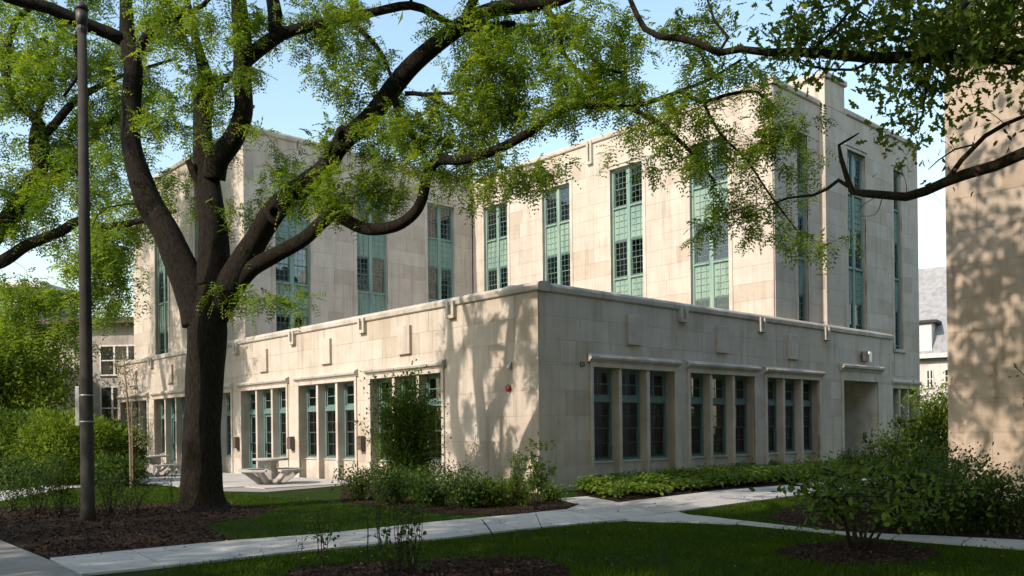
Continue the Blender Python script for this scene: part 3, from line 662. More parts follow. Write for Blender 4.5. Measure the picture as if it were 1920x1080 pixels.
# ================================================================== PICNIC TABLES, LAMP POST
def picnic(loc, rz, label):
    t = tag(empty('picnic_table', loc, rz), label, 'picnic table', 'concrete picnic tables on the terrace')
    MB().lathe([(.50, .735), (.56, .75), (.57, .79), (.55, .81)], 28).build('table_top', 'table_concrete', t)
    m = MB(); m.lathe([(.24, .0), (.22, .3), (.16, .6), (.24, .73)], 8); m.build('pedestal', 'table_concrete', t)
    for k in range(4):
        a0 = R(45 + 90 * k); m = MB(); n = 8; sp = R(64)
        poly = [(r_ * math.cos(a0 - sp / 2 + sp * i / n), r_ * math.sin(a0 - sp / 2 + sp * i / n)) for r_, rr in ((1.02, range(n + 1)), (.70, range(n, -1, -1))) for i in rr]
        m.prism(poly, lambda p: (p[0], p[1], .40), lambda p: (p[0], p[1], .47)); b_ = m.build('bench', 'table_concrete', t, bevel=.015)
        for sg in (-1, 1):
            a1 = a0 + sg * R(20); d = Vector((math.cos(a1), math.sin(a1), 0)); sd_ = Vector((-d.y, d.x, 0)) * .055; m = MB()
            q = [(.20, 0), (.42, 0), (.98, .40), (.72, .40), (.30, .14), (.20, .16)]
            m.prism(q, lambda p: tuple(d * p[0] - sd_ + Vector((0, 0, p[1]))), lambda p: tuple(d * p[0] + sd_ + Vector((0, 0, p[1]))))
            m.build('leg', 'table_concrete', b_)
    return t
picnic(gnd(508, 907, .036), R(20), 'round concrete picnic table standing clear right of the big trunk')
picnic(gnd(290, 893, .036), R(8), 'round concrete picnic table half hidden left of the big trunk')
def lamppost():
    b = gnd(165, 976); t = tag(empty('lamp_post', b), 'tall dark stone aggregate lamp post with small lantern top', 'lamp post')
    h = 9.25
    MB().lathe([(.15, 0), (.125, .25), (.12, 1.5), (.105, 5), (.08, h)], 12).build('pole', 'pole_stone', t, smooth=True)
    for z in (2.38, 1.88): MB().lathe([(.120, z - .012), (.124, z), (.120, z + .012)], 16).build('strap', 'grey_metal', t)
    m = MB(); m.box(-.20, -.118, -.04, .0, 1.80, 2.55); m.build('sign_plate', 'grey_metal', t, bevel=.01)
    MB().lathe([(.082, h), (.10, h + .08), (.098, h + .14)], 14).build('collar', 'dark_metal', t)
    MB().lathe([(.085, h + .14), (.108, h + .3), (.105, h + .45)], 14).build('lantern', 'dark_metal', t, smooth=True)
    MB().lathe([(.12, h + .45), (.11, h + .53), (.05, h + .60), (.01, h + .63)], 14).build('lid', 'dark_metal', t, smooth=True)
lamppost()

# ================================================================== TREES
def px_limb(pts):
    """[(u, v, depth, radius_px)] -> points and radii in metres"""
    P = [ray(u, v, Y) for u, v, Y, r in pts]; return P, [r * .88 / F * Y for u, v, Y, r in pts]
class Tree:
    def __init__(s, name, label, base, seed, cat='tree', group=None, bark='locust_bark'):
        s.base = Vector(base); s.t = tag(empty(name, s.base), label, cat, group); s.rs = np.random.RandomState(seed); s.bark = bark
        s.nodes = []; s.trunk = MB(); s.limbs = []; s.twig = MB(); s.ends = []
    def limb(s, pts, rad, sides=12, step=.22, wob=.06, sep=True, name='limb', node_from=.25):
        P, Rr = smooth_path(pts, rad, step); m = MB(); m.tube([p - s.base for p in P], Rr, sides, wob)
        k0 = int(len(P) * node_from); s.nodes += [(p, r) for p, r in list(zip(P, Rr))[k0:]]
        s.limbs.append(m.build(name, s.bark, s.t, smooth=True))
        return P
    def grow(s, centers, rmin=.006, kr=.010, sag=.12, maxlen=3.2, sides=4):
        """attach every clump centre to the nearest wood with a bent twig; later clumps may hang on earlier twigs"""
        N = np.array([tuple(p) for p, r in s.nodes]); nn = len(N); cap_ = nn + len(centers) * 4; A = np.zeros((cap_, 3)); A[:nn] = N
        RR = np.zeros(cap_); RR[:nn] = [r for p, r in s.nodes]
        C = np.asarray(centers); d0 = np.array([((A[:nn] - c) ** 2).sum(1).min() for c in C]); C = C[np.argsort(d0)]
        for c in C:
            dd = ((A[:nn] - c) ** 2).sum(1); i = int(dd.argmin()); L_ = math.sqrt(dd[i]); p0 = A[i]
            if L_ < .03: L_ = .03
            r0 = min(RR[i] * .75, rmin + kr * L_); mid = s.rs.normal(size=3) * .10 * L_
            pts, rad = [], []
            for j in range(5):
                t = j / 4; q = p0 + (c - p0) * t + mid * math.sin(math.pi * t) + np.array((0, 0, sag * L_ * math.sin(math.pi * t)))
                pts.append(Vector(q) - s.base); rad.append(r0 * (1 - t) + max(.0035, r0 * .45) * t)
            s.twig.tube(pts, rad, sides)
            for j in (1, 2, 3, 4):
                A[nn] = np.array(pts[j] + s.base); RR[nn] = rad[j]; nn += 1
            s.ends.append((c, (c - p0) / L_))
    def finish(s, twigname='branches'):
        if s.twig.v: s.twig.build(twigname, 'twig_bark', s.t, smooth=True)
def blobs(rs, specs, k=1.0, per=1, sp=.3):
    """specs: (u, v, ru, rv, depth, rdepth, n) image ellipses at a depth -> points in 3d ellipsoids"""
    out = []
    for u, v, ru, rv, Y, dy, n in specs:
        n = int(n * (k(u, v) if callable(k) else k)); g = max(1, int(round(n / per)))
        q = unit(rs, g) * (rs.rand(g, 1) ** .45)
        for a, b, c in q:
            p = np.array(ray(u + a * ru, v + b * rv, Y + c * dy)); tl = rs.normal(size=2) * .25
            for _ in range(per):
                o = rs.normal(size=3) * np.array((sp, sp, sp * .3)); o[2] += o[0] * tl[0] + o[1] * tl[1]; out.append(p + o)
    return np.array(out)
def sun_gaps(q):
    """leave openings in the crown so that patches of sun fall on the corner of the low wing"""
    lx = np.array([tuple(w2loc(p)) for p in q]); y, zf = lx[:, 1], q[:, 2] + .727 * lx[:, 0]
    g = np.sin(y * 2.7 + zf * 1.0) * np.sin(zf * 2.1 - y * .9 + 1) + .55 * np.sin(y * 5.3 + zf * 3.1)
    return q[~((y > -.6) & (y < 7.5) & (zf > -.6) & (zf < 5.8) & (g > -.22))]
def fronds(tree, per, pairs, ln, lfl, lfw, mat='locust_leaf', name='crown', spread=.35, droop=.55, tone_sd=.2):
    """feathery compound leaves radiating from every twig end"""
    rs = tree.rs; E = np.array([e[0] for e in tree.ends]); T = np.array([e[1] for e in tree.ends]); n = len(E)
    ctone = np.clip(rs.normal(.5, .2, n), 0, 1)
    idx = np.repeat(np.arange(n), per); m = len(idx)
    d = unit(rs, m) * .9 + T[idx] * .45 + np.array((0, 0, -droop)); d /= np.linalg.norm(d, axis=1, keepdims=True)
    base = E[idx] + rs.normal(size=(m, 3)) * spread * .33 - T[idx] * rs.rand(m, 1) * spread
    side = np.cross(d, np.array((0, 0, 1.0))) + rs.normal(size=(m, 3)) * .25; side /= np.linalg.norm(side, axis=1, keepdims=True)
    L_ = ln * rs.uniform(.7, 1.25, m); P, D, S, W, Ln, Tn = [], [], [], [], [], []
    for j in range(pairs):
        f = (j + 1.0) / pairs; p = base + d * (L_ * f)[:, None] + np.array((0, 0, -1.0)) * (L_ * .35 * f * f)[:, None]
        for sg in (-1, 1):
            dd = side * sg + d * .45 + np.array((0, 0, -.25)) + rs.normal(size=(m, 3)) * .12
            P.append(p); D.append(dd); S.append(d + rs.normal(size=(m, 3)) * .15); Ln.append(lfl * (1.05 - .45 * abs(f - .5)) * rs.uniform(.85, 1.15, m)); Tn.append(ctone[idx] + rs.normal(0, tone_sd * .5, m))
    P = np.vstack(P) - np.array(tree.base)
    return leaf_mesh(name, mat, P, np.vstack(D), np.vstack(S), np.concatenate(Ln), lfw, np.clip(np.concatenate(Tn), 0, 1), tree.t)
def plain_leaves(tree, per, ln, wd, mat, shape=OVAL, spread=.3, name='crown', droop=.35, cup=.2):
    rs = tree.rs; E = np.array([e[0] for e in tree.ends]); T = np.array([e[1] for e in tree.ends]); n = len(E)
    idx = np.repeat(np.arange(n), per); m = len(idx); ct = np.clip(rs.normal(.5, .22, n), 0, 1)
    d = unit(rs, m) + T[idx] * .5 + np.array((0, 0, -droop)); P = E[idx] + rs.normal(size=(m, 3)) * spread - np.array(tree.base)
    L_ = ln * rs.uniform(.65, 1.3, m)
    return leaf_mesh(name, mat, P, d, unit(rs, m) + np.array((.0, 0, 0)), L_, L_ * wd, np.clip(ct[idx] + rs.normal(0, .13, m), 0, 1), tree.t, shape=shape, cup=cup)

# ---- the big honey locust ----
def big_locust():
    b = gnd(381, 957); T = Tree('locust_tree', 'massive dark trunked tree with spreading limbs and feathery leaves, on the lawn', b, 7)
    Y = b.y
    P, Rr = smooth_path([ray(381, 962, Y), ray(380, 945, Y), ray(379, 920, Y), ray(379, 860, Y), ray(381, 760, Y), ray(385, 680, Y), ray(389, 620, Y), ray(392, 570, Y), ray(398, 520, Y + .05)],
                        [k * .88 / F * Y for k in (70, 50, 43, 39.5, 38, 38.5, 41, 38, 27)], .07)
    MB().tube([p - T.base for p in P], Rr, 88, .05).build('trunk', 'locust_bark', T.t, smooth=True)
    def lp(pts, f=1.0, **k): q, r = px_limb(pts); return T.limb(q, [x * f for x in r], **k)
    # left limb and its forks
    lp([(372, 610, Y, 34), (358, 545, Y, 34), (322, 455, Y + .1, 30), (282, 382, Y + .3, 27), (260, 325, Y + .4, 24), (245, 260, Y + .5, 20), (246, 195, Y + .6, 19), (250, 125, Y + .6, 19), (240, 75, Y + .7, 17), (236, 0, Y + .7, 12), (225, -120, Y + .9, 8)], sides=24, wob=.07, step=.1)
    lp([(242, 80, Y + .7, 15), (205, 62, Y + .6, 14), (150, 42, Y + .3, 14), (95, 16, Y, 13), (20, -2, Y - .4, 10), (-90, -40, Y - 1, 7)], sides=14)
    lp([(250, 105, Y + .6, 11), (290, 50, Y + .2, 9), (325, 34, Y, 7), (380, 10, Y - .6, 5), (420, -40, Y - 1, 4)], sides=10)
    lp([(160, 40, Y + .3, 6), (140, 80, Y + .1, 5), (150, 130, Y - .2, 4), (120, 180, Y - .4, 3)], sides=8)
    # centre limbs
    lp([(398, 540, Y, 36), (402, 480, Y + .1, 32), (396, 400, Y + .2, 29), (386, 325, Y + .4, 24), (380, 250, Y + .5, 20), (382, 190, Y + .6, 20), (386, 150, Y + .7, 17), (372, 90, Y + .9, 9), (350, 0, Y + 1.2, 7), (330, -120, Y + 1.6, 5)], sides=22, wob=.07, step=.1)
    lp([(400, 335, Y + .3, 24), (408, 300, Y + .2, 23), (438, 262, Y, 21), (456, 210, Y - .1, 20), (454, 150, Y - .2, 20), (455, 90, Y - .3, 19), (450, 25, Y - .4, 17), (446, -60, Y - .5, 14), (470, -180, Y - .6, 10)], sides=20, wob=.07, step=.1)
    lp([(388, 152, Y + .7, 12), (412, 150, Y + .4, 9), (440, 140, Y - .1, 8)], sides=10)
    lp([(462, 110, Y - .2, 17), (508, 76, Y - .1, 15), (552, 56, Y, 11), (650, 34, Y + .2, 10), (705, 22, Y + .3, 9), (770, 10, Y + .4, 9), (812, 26, Y + .5, 8), (860, 52, Y + .6, 7), (930, 60, Y + .8, 5), (1010, 45, Y + 1, 4)], sides=12)
    lp([(516, 70, Y - .1, 13), (516, 25, Y + .1, 16), (508, -30, Y + .2, 13), (515, -140, Y + .3, 8)], sides=12)
    lp([(655, 40, Y + .2, 6), (690, 70, Y, 6), (718, 105, Y - .2, 5), (735, 150, Y - .3, 3)], sides=8)
    lp([(352, 300, Y + .1, 7), (365, 330, Y + .2, 8), (392, 365, Y + .2, 8)], sides=8)
    # big right limb
    lp([(402, 590, Y, 40), (425, 545, Y - .1, 38), (452, 498, Y - .2, 33), (480, 450, Y - .3, 29), (516, 394, Y - .4, 29), (566, 350, Y - .5, 26), (606, 318, Y - .6, 25), (640, 268, Y - .7, 25), (694, 222, Y - .8, 24), (740, 160, Y - .9, 23), (776, 119, Y - 1, 22), (830, 74, Y - 1, 21), (880, 38, Y - 1, 20), (930, 17, Y - 1, 19), (1005, 8, Y - 1, 17), (1060, -4, Y - 1, 14), (1160, -50, Y - 1, 10), (1260, -110, Y - 1, 7)], .84, node_from=.06, sides=24, wob=.07, step=.1)
    for u, v, YY, r in ((516, 400, Y - .72, 11), (645, 258, Y - 1.02, 13)):
        c = ray(u, v, YY) - T.base; dv = Vector((.15, -1, .1)).normalized(); sx = dv.cross(Vector((0, 0, 1))).normalized(); sz = sx.cross(dv); rr = r / F * YY; m = MB()
        pr = [(1.55, -.25), (1.35, .25), (1.0, .38), (.72, .22), (.6, -.2), (.3, -.5), (.02, -.55)]; n = 14
        for (q_, h_) in pr: m.v += [tuple(c + (sx * math.cos(a) + sz * math.sin(a) * 1.25) * rr * q_ * (1 + .08 * math.sin(3 * a + u)) + dv * rr * h_) for a in np.linspace(0, 2 * math.pi, n + 1)[:-1]]
        m.f = [(a * n + b_, a * n + (b_ + 1) % n, (a + 1) * n + (b_ + 1) % n, (a + 1) * n + b_) for a in range(len(pr) - 1) for b_ in range(n)]
        m.build('knot', 'locust_bark', T.t, smooth=True)
    lp([(735, 165, Y - .9, 9), (748, 215, Y - 1, 7), (770, 245, Y - 1.1, 6), (792, 286, Y - 1.3, 3.5)], sides=8)
    lp([(760, 175, Y - 1, 5), (800, 178, Y - 1.1, 5), (840, 205, Y - 1.2, 4), (895, 248, Y - 1.3, 3)], sides=7)
    lp([(800, 176, Y - 1.1, 4), (880, 180, Y - 1.2, 3), (925, 235, Y - 1.4, 2)], sides=6)
    lp([(885, 55, Y - 1, 9), (925, 48, Y - 1.1, 9), (965, 44, Y - 1.3, 6)], sides=8)
    lp([(905, 62, Y - 1, 5), (930, 105, Y - 1.1, 4), (950, 140, Y - 1.2, 3)], sides=6)
    lp([(1020, 12, Y - 1, 8), (1045, 50, Y - 1.2, 5), (1055, 95, Y - 1.4, 5), (1078, 128, Y - 1.5, 4), (1110, 160, Y - 1.6, 2.5)], sides=7)
    lp([(1030, 22, Y - 1, 6), (1062, 70, Y - 1.4, 5), (1105, 105, Y - 1.6, 4), (1130, 128, Y - 1.7, 4), (1165, 137, Y - 1.8, 2.5)], sides=7)
    # lower right limb sweeping out to the right
    lp([(440, 540, Y - .15, 26), (470, 505, Y - .3, 23), (512, 480, Y - .5, 21), (570, 448, Y - .7, 19), (606, 415, Y - .9, 18), (630, 400, Y - 1, 16), (650, 414, Y - 1.1, 17), (690, 430, Y - 1.3, 17), (740, 424, Y - 1.5, 17), (776, 400, Y - 1.6, 16), (793, 368, Y - 1.7, 15), (800, 330, Y - 1.7, 15), (822, 302, Y - 1.8, 14), (870, 300, Y - 2, 13), (930, 281, Y - 2.1, 13), (990, 250, Y - 2.2, 12), (1030, 222, Y - 2.3, 10), (1075, 200, Y - 2.4, 9), (1125, 200, Y - 2.5, 8), (1189, 199, Y - 2.6, 7), (1250, 180, Y - 2.7, 6), (1292, 164, Y - 2.8, 5), (1330, 149, Y - 2.9, 4.5), (1390, 112, Y - 3, 3.5)], .76, node_from=.06, sides=18, wob=.07, step=.1)
    lp([(1180, 203, Y - 2.6, 5), (1222, 222, Y - 2.7, 6), (1250, 242, Y - 2.8, 5.5), (1300, 290, Y - 2.9, 4), (1340, 340, Y - 3, 3)], sides=8)
    lp([(1276, 172, Y - 2.8, 4.5), (1314, 192, Y - 2.9, 4.5), (1361, 178, Y - 3, 4), (1420, 172, Y - 3.2, 3), (1460, 210, Y - 3.3, 2.5)], sides=7)
    lp([(1320, 195, Y - 2.9, 3), (1350, 250, Y - 3, 3), (1400, 300, Y - 3.1, 2.5), (1440, 360, Y - 3.2, 2), (1500, 440, Y - 3.3, 1.5)], sides=6)
    # limbs above and towards the viewer, out of the picture
    lp([(450, 0, Y - .4, 14), (430, -120, Y - 2, 12), (400, -260, Y - 4, 8), (380, -330, Y - 5.5, 5)], sides=10)
    lp([(870, 40, Y - 1, 11), (930, -90, Y - 2.5, 9), (1000, -220, Y - 4, 6)], sides=10)
    rs = T.rs
    q = blobs(rs, [
        (330, 50, 190, 80, Y - .3, 2.2, 120), (300, 190, 95, 110, Y + .6, 2.0, 95), (430, 190, 70, 110, Y, 1.8, 55), (540, 335, 110, 60, Y + .4, 1.4, 75), (640, 365, 120, 50, Y - .6, 1.2, 85),
        (490, 420, 100, 60, Y + .2, 1.3, 50), (350, 350, 70, 70, Y + .9, 1.2, 40), (200, 310, 60, 150, Y + 1, 1.5, 55), (600, 50, 110, 55, Y + .3, 1.8, 65), (555, 560, 70, 30, Y - .5, .6, 10), (460, 560, 40, 40, Y, .6, 6),
        (670, 130, 90, 80, Y - .5, 1.5, 55), (700, 265, 120, 55, Y - .8, 1.4, 50), (830, 295, 100, 50, Y - 1.5, 1.2, 40), (770, 210, 110, 55, Y - 1, 1.3, 35), (905, 95, 130, 85, Y - 1, 2, 80), (900, 205, 120, 60, Y - 1.3, 1.5, 50),
        (1000, 160, 110, 90, Y - 1.6, 1.5, 60), (1105, 70, 110, 70, Y - 1.5, 1.6, 55), (1120, 165, 100, 55, Y - 2, 1.3, 45), (1030, 320, 55, 25, Y - 2.2, .6, 12), (960, 330, 60, 25, Y - 2.1, .6, 10), (880, 370, 50, 20, Y - 1.8, .6, 8),
        (1235, 270, 60, 65, Y - 2.7, .9, 42), (1330, 300, 80, 90, Y - 3, 1, 60), (1480, 250, 60, 90, Y - 3.2, 1, 60), (1420, 380, 90, 70, Y - 3.2, 1, 36), (1290, 190, 110, 50, Y - 2.8, 1.2, 40), (1520, 450, 50, 45, Y - 3.3, .6, 18), (1370, 150, 100, 60, Y - 3, 1.4, 40), (1290, 60, 110, 60, Y - 2.6, 1.6, 40), (1340, 420, 60, 50, Y - 3, .7, 14),
        (300, -180, 330, 140, Y - .5, 3.5, 130), (760, -140, 280, 100, Y - .8, 3, 90), (1120, -120, 200, 100, Y - 1.2, 2.5, 50), (420, -300, 420, 110, Y - 2, 4, 110), (-60, 20, 120, 120, Y - .8, 2, 40), (950, -240, 250, 80, Y - 3, 2.5, 50)], lambda u, v: .55 if v < -50 else (2.2 if v < 250 else 1.6) if u < 600 else 1.75 if u < 1150 else .72, 6, .27)
    T.grow(sun_gaps(q))
    fronds(T, 9, 5, .26, .088, .033, spread=.20, droop=.28)
    # unseen upper crown above the picture, added to block sky, thinned to pass sun
    T.ends = []; n = 1300; q = unit(rs, n) * (rs.rand(n, 1) ** .5) * np.array((8.0, 8.0, 3.2)) + np.array((-3.0, 13.0, 12.4)); lx = np.array([tuple(w2loc(p)) for p in q])
    zf = q[:, 2] + .727 * lx[:, 0]; zt = q[:, 2] - .727 * (RT - lx[:, 0]); xg = lx[:, 0] + 1.376 * q[:, 2]; zg = q[:, 2] - .727 * (4.5 - lx[:, 0])
    ok = (lx[:, 1] < 6.5) & ((lx[:, 0] > -6.5) | (lx[:, 1] < -8)) & (q[:, 2] > EYE + .52 * q[:, 1] + .4) & (zt < 4.2) & ~((zg > -1.5) & (zg < 11) & (lx[:, 1] > -13.5) & (lx[:, 1] < -7.5) & (rs.rand(n) < np.where(zg < 2, .9, .65)))
    ok &= ~((zf > -.5) & (zf < 6) & (lx[:, 1] > -.5) & (rs.rand(n) < .85)) & ~((xg > -2) & (xg < 18) & (lx[:, 1] > -6.5) & (lx[:, 1] < -2.5) & (rs.rand(n) < .85))
    T.grow(q[ok], kr=.012); plain_leaves(T, 26, .34, .5, 'locust_leaf', DIAMOND, .36, name='upper_crown')
    T.finish()
big_locust()

# ---- the second locust, trunk just out of frame on the left ----
def left_locust():
    Y = 33.0; b = ray(-120, 900, Y); b.z = 0
    T = Tree('locust_tree', 'second feathery leaved tree leaning in from the left edge behind the lamp post', b, 9)
    def lp(pts, **k): q, r = px_limb(pts); return T.limb(q, r, **k)
    lp([(-120, 905, Y, 34), (-118, 860, Y, 27), (-112, 700, Y, 25), (-95, 560, Y, 24), (-60, 500, Y, 22), (0, 430, Y, 20), (50, 362, Y, 18), (75, 318, Y, 15), (77, 250, Y, 13), (60, 215, Y - .2, 10), (30, 190, Y - .4, 9), (10, 125, Y - .5, 8), (30, 40, Y - .7, 7), (70, 10, Y - .9, 5)], sides=16, name='trunk')
    lp([(78, 255, Y, 10), (100, 236, Y + .2, 9), (140, 190, Y + .5, 8), (200, 155, Y + .9, 6), (240, 138, Y + 1.2, 4), (330, 110, Y + 1.6, 3)], sides=9)
    lp([(50, 364, Y, 13), (100, 330, Y + .3, 11), (150, 282, Y + .7, 9), (220, 218, Y + 1.1, 6), (300, 170, Y + 1.6, 3)], sides=9)
    lp([(-60, 505, Y, 15), (0, 492, Y - .3, 14), (50, 460, Y - .5, 12), (110, 436, Y - .7, 11), (150, 414, Y - .8, 10), (200, 425, Y - .9, 8), (270, 412, Y - 1, 6), (330, 395, Y - 1.1, 4)], sides=10)
    lp([(-95, 560, Y, 18), (-180, 420, Y + .6, 14), (-230, 250, Y + 1.2, 9), (-240, 100, Y + 1.5, 6)], sides=10)
    lp([(75, 320, Y, 8), (60, 260, Y + .8, 7), (95, 140, Y + 1.5, 5), (120, 20, Y + 2, 4)], sides=8)
    T.grow(blobs(T.rs, [(50, 110, 100, 120, Y, 2.5, 95), (140, 290, 110, 110, Y + .5, 2, 85), (50, 400, 90, 80, Y - .2, 2, 50), (185, 490, 70, 60, Y - .8, 1.3, 55), (60, 560, 80, 50, Y - .5, 1.3, 40), (190, 170, 100, 100, Y + 1, 2, 70), (180, 560, 60, 40, Y - .8, 1, 24), (240, 400, 70, 80, Y + .2, 1.5, 40), (20, 640, 60, 40, Y - .6, 1, 16), (120, 620, 60, 40, Y - .6, 1, 16),
        (-120, 300, 140, 250, Y + .5, 3, 120), (60, -100, 220, 120, Y + .5, 3, 110), (-200, 60, 160, 160, Y + 1, 3, 90), (260, 30, 130, 120, Y + 1.6, 2, 50)], 2.5, 6, .42), kr=.012)
    fronds(T, 9, 4, .42, .15, .057, spread=.36, droop=.28)
    T.finish()
left_locust()

# ---- the oak whose limbs reach in from the right ----
def oak():
    b = Vector((11.2, 9.6, 0)); T = Tree('oak_tree', 'oak with lobed leaves reaching in from the right edge above the path', b, 13, bark='oak_bark')
    def lp(pts, **k): q, r = px_limb(pts); return T.limb(q, r, **k)
    T.limb([b - Vector((0, 0, .1)), b + Vector((0, 0, .3)), b + Vector((-.05, .1, 2.0)), b + Vector((-.1, .2, 4.2)), b + Vector((0, .3, 6.5)), b + Vector((.2, .2, 9))], [.5, .36, .31, .28, .2, .1], sides=20, step=.15, name='trunk')
    t1, t2 = b + Vector((-.1, .25, 5.2)), b + Vector((-.1, .2, 4.2))
    Y = 11.6
    def lim(start, r0, pts, **k):
        q, r = px_limb(pts); return T.limb([start] + q, [r0] + r, **k)
    lim(t1, .17, [(2200, 108, 10.6, 20), (1920, 106, 11.2, 17), (1810, 104, Y, 15), (1700, 108, Y, 13), (1625, 107, Y, 12), (1551, 101, Y + .2, 10), (1495, 97, Y + .3, 9), (1440, 98, Y + .4, 8), (1389, 92, Y + .5, 7), (1347, 99, Y + .5, 7), (1305, 79, Y + .6, 7), (1270, 71, Y + .6, 7), (1236, 69, Y + .7, 6.5), (1209, 54, Y + .7, 6), (1194, 28, Y + .8, 6), (1180, -5, Y + .8, 5), (1160, -60, Y + .9, 3)], sides=14)
    lim(t2, .14, [(2150, 240, 10.9, 16), (1920, 287, 11.3, 13), (1866, 311, 11.5, 12.5), (1810, 327, 11.6, 12), (1773, 341, 11.7, 11), (1736, 358, 11.8, 10.5), (1699, 369, 11.9, 10), (1662, 366, 12, 9), (1625, 363, 12.1, 8.5), (1599, 360, 12.2, 7), (1588, 333, 12.2, 5.5), (1577, 296, 12.2, 4.5), (1573, 272, 12.2, 3), (1590, 262, 12.3, 2.5), (1610, 250, 12.3, 1.5)], sides=12)
    lp([(1596, 352, 12.2, 5), (1572, 338, 12.3, 4.5), (1551, 354, 12.4, 4), (1525, 366, 12.5, 3.5), (1477, 371, 12.6, 2.6), (1440, 386, 12.7, 1.8)], sides=7)
    lp([(1776, 338, 11.7, 6), (1803, 300, 11.6, 5.5), (1847, 255, 11.5, 5), (1884, 233, 11.4, 4.5), (1925, 216, 11.3, 4)], sides=8)
    lp([(1830, 270, 11.5, 2.2), (1790, 280, 11.4, 2), (1760, 300, 11.3, 1.6), (1740, 318, 11.3, 1)], sides=5)
    lp([(1640, 112, Y, 3.2), (1600, 131, Y, 3), (1550, 130, Y + .1, 2.8), (1510, 122, Y + .2, 2.5), (1500, 116, Y + .2, 2)], sides=6)
    lp([(1520, 97, Y + .2, 4), (1560, 60, Y + .1, 3.5), (1590, 25, Y, 3), (1620, 2, Y, 2.5), (1660, -20, Y, 2)], sides=6)
    lp([(1490, 95, Y + .3, 3), (1500, 50, Y + .3, 2.5), (1540, 15, Y + .3, 2.5), (1580, 5, Y + .2, 2), (1640, 40, Y, 1.5)], sides=6)
    lp([(1745, 110, Y, 3), (1738, 150, Y - .1, 2.4), (1732, 200, Y - .1, 1.8), (1722, 250, Y - .1, 1.2)], sides=6)
    lp([(1347, 100, Y + .5, 4), (1365, 70, Y + .5, 4), (1340, 40, Y + .5, 3), (1325, -5, Y + .5, 2.5)], sides=6)
    rs = T.rs
    T.grow(blobs(rs, [(1480, 60, 45, 50, Y + .3, .5, 30), (1575, 75, 55, 30, Y, .5, 30), (1660, 65, 60, 25, Y, .5, 26), (1730, 70, 60, 40, Y - .1, .6, 36), (1810, 70, 70, 50, Y - .2, .7, 54), (1890, 80, 50, 90, Y - .4, .7, 46), (1740, 135, 70, 25, Y, .5, 30), (1700, 160, 30, 25, Y, .4, 10), (1728, 215, 30, 25, Y - .1, .3, 14), (1715, 265, 18, 18, Y - .1, .2, 6), (1590, 10, 40, 25, Y, .4, 14), (1690, 10, 50, 15, Y, .4, 10),
        (1870, 20, 70, 40, Y - .4, .8, 28), (2050, 50, 140, 120, Y - .8, 1.6, 90), (1780, -90, 220, 90, Y - .4, 1.5, 110), (2050, -200, 240, 160, Y - 1, 2, 150), (1500, -90, 150, 70, Y, 1, 40), (2250, 60, 150, 260, 10, 2, 100)], .8), rmin=.003, kr=.010, sag=.05)
    plain_leaves(T, 13, .14, .62, 'oak_leaf', OAK, .11, droop=.3)
    T.ends = []; q = unit(rs, 620) * (rs.rand(620, 1) ** .5) * np.array((6.5, 5.5, 3.0)) + np.array((8.0, 8.5, 10.4)); lx = np.array([tuple(w2loc(p)) for p in q]); zg = q[:, 2] - .727 * (4.5 - lx[:, 0])  # unseen top of the oak, put in to cut skylight below
    q = q[(q[:, 2] > EYE + .52 * q[:, 1] + .3) & ~((zg > -1.5) & (zg < 11) & (lx[:, 1] > -13.5) & (lx[:, 1] < -7.5) & (rs.rand(len(q)) < np.where(zg < 2, .9, .65)))]; T.grow(q, kr=.012)
    c = loc2w(-6.0, -10.6, 12.2); T.limb([b + Vector((0, .2, 6.0)), b + Vector((-2.5, .8, 8.6)), c + Vector((2.0, -1.2, -1.2)), c, c + Vector((-2.5, 1.0, .6))], [.2, .17, .14, .10, .05], sides=10)
    plain_leaves(T, 20, .28, .55, 'oak_leaf', DIAMOND, .32, name='upper_crown'); T.ends = []
    v = unit(rs, 90) * (rs.rand(90, 1) ** .6) * np.array((5.0, 2.9, 3.2)); T.grow([tuple(c + DR * a_ + DL * b_ + Vector((0, 0, c_))) for a_, b_, c_ in v], kr=.02)
    plain_leaves(T, 22, .16, .6, 'oak_leaf', OAK, .16, name='upper_crown')
    # a few withered brown leaves on the lower limb
    c = blobs(rs, [(1890, 222, 28, 14, 11.4, .15, 24), (1760, 305, 20, 15, 11.3, .15, 8), (1822, 305, 10, 25, 11.5, .1, 6), (1750, 318, 12, 8, 11.3, .1, 8)]) - np.array(b); n = len(c)
    leaf_mesh('withered_leaves', 'dead_leaf', c, rs.normal(size=(n, 3)) + np.array((0, 0, -.8)), rs.normal(size=(n, 3)), .10, .045, 0.5, T.t, shape=OVAL, cup=.5)
    # bare twiglets under the lower limb
    for u, v in ((1655, 368), (1700, 372), (1740, 352), (1660, 360)):
        du = rs.uniform(-60, 40); dv = rs.choice([-1, 1]) * rs.uniform(35, 75); p = ray(u, v, 11.9)
        q, r = [p, ray(u + du * .4, v + dv * .5, 11.8), ray(u + du, v + dv, 11.7)], [.007, .004, .002]; q[1] += Vector((rs.normal() * .05, rs.normal() * .05, rs.normal() * .04)); P_, R_ = smooth_path(q, r, .08); T.twig.tube([k - T.base for k in P_], R_, 4)
    T.finish()
oak()

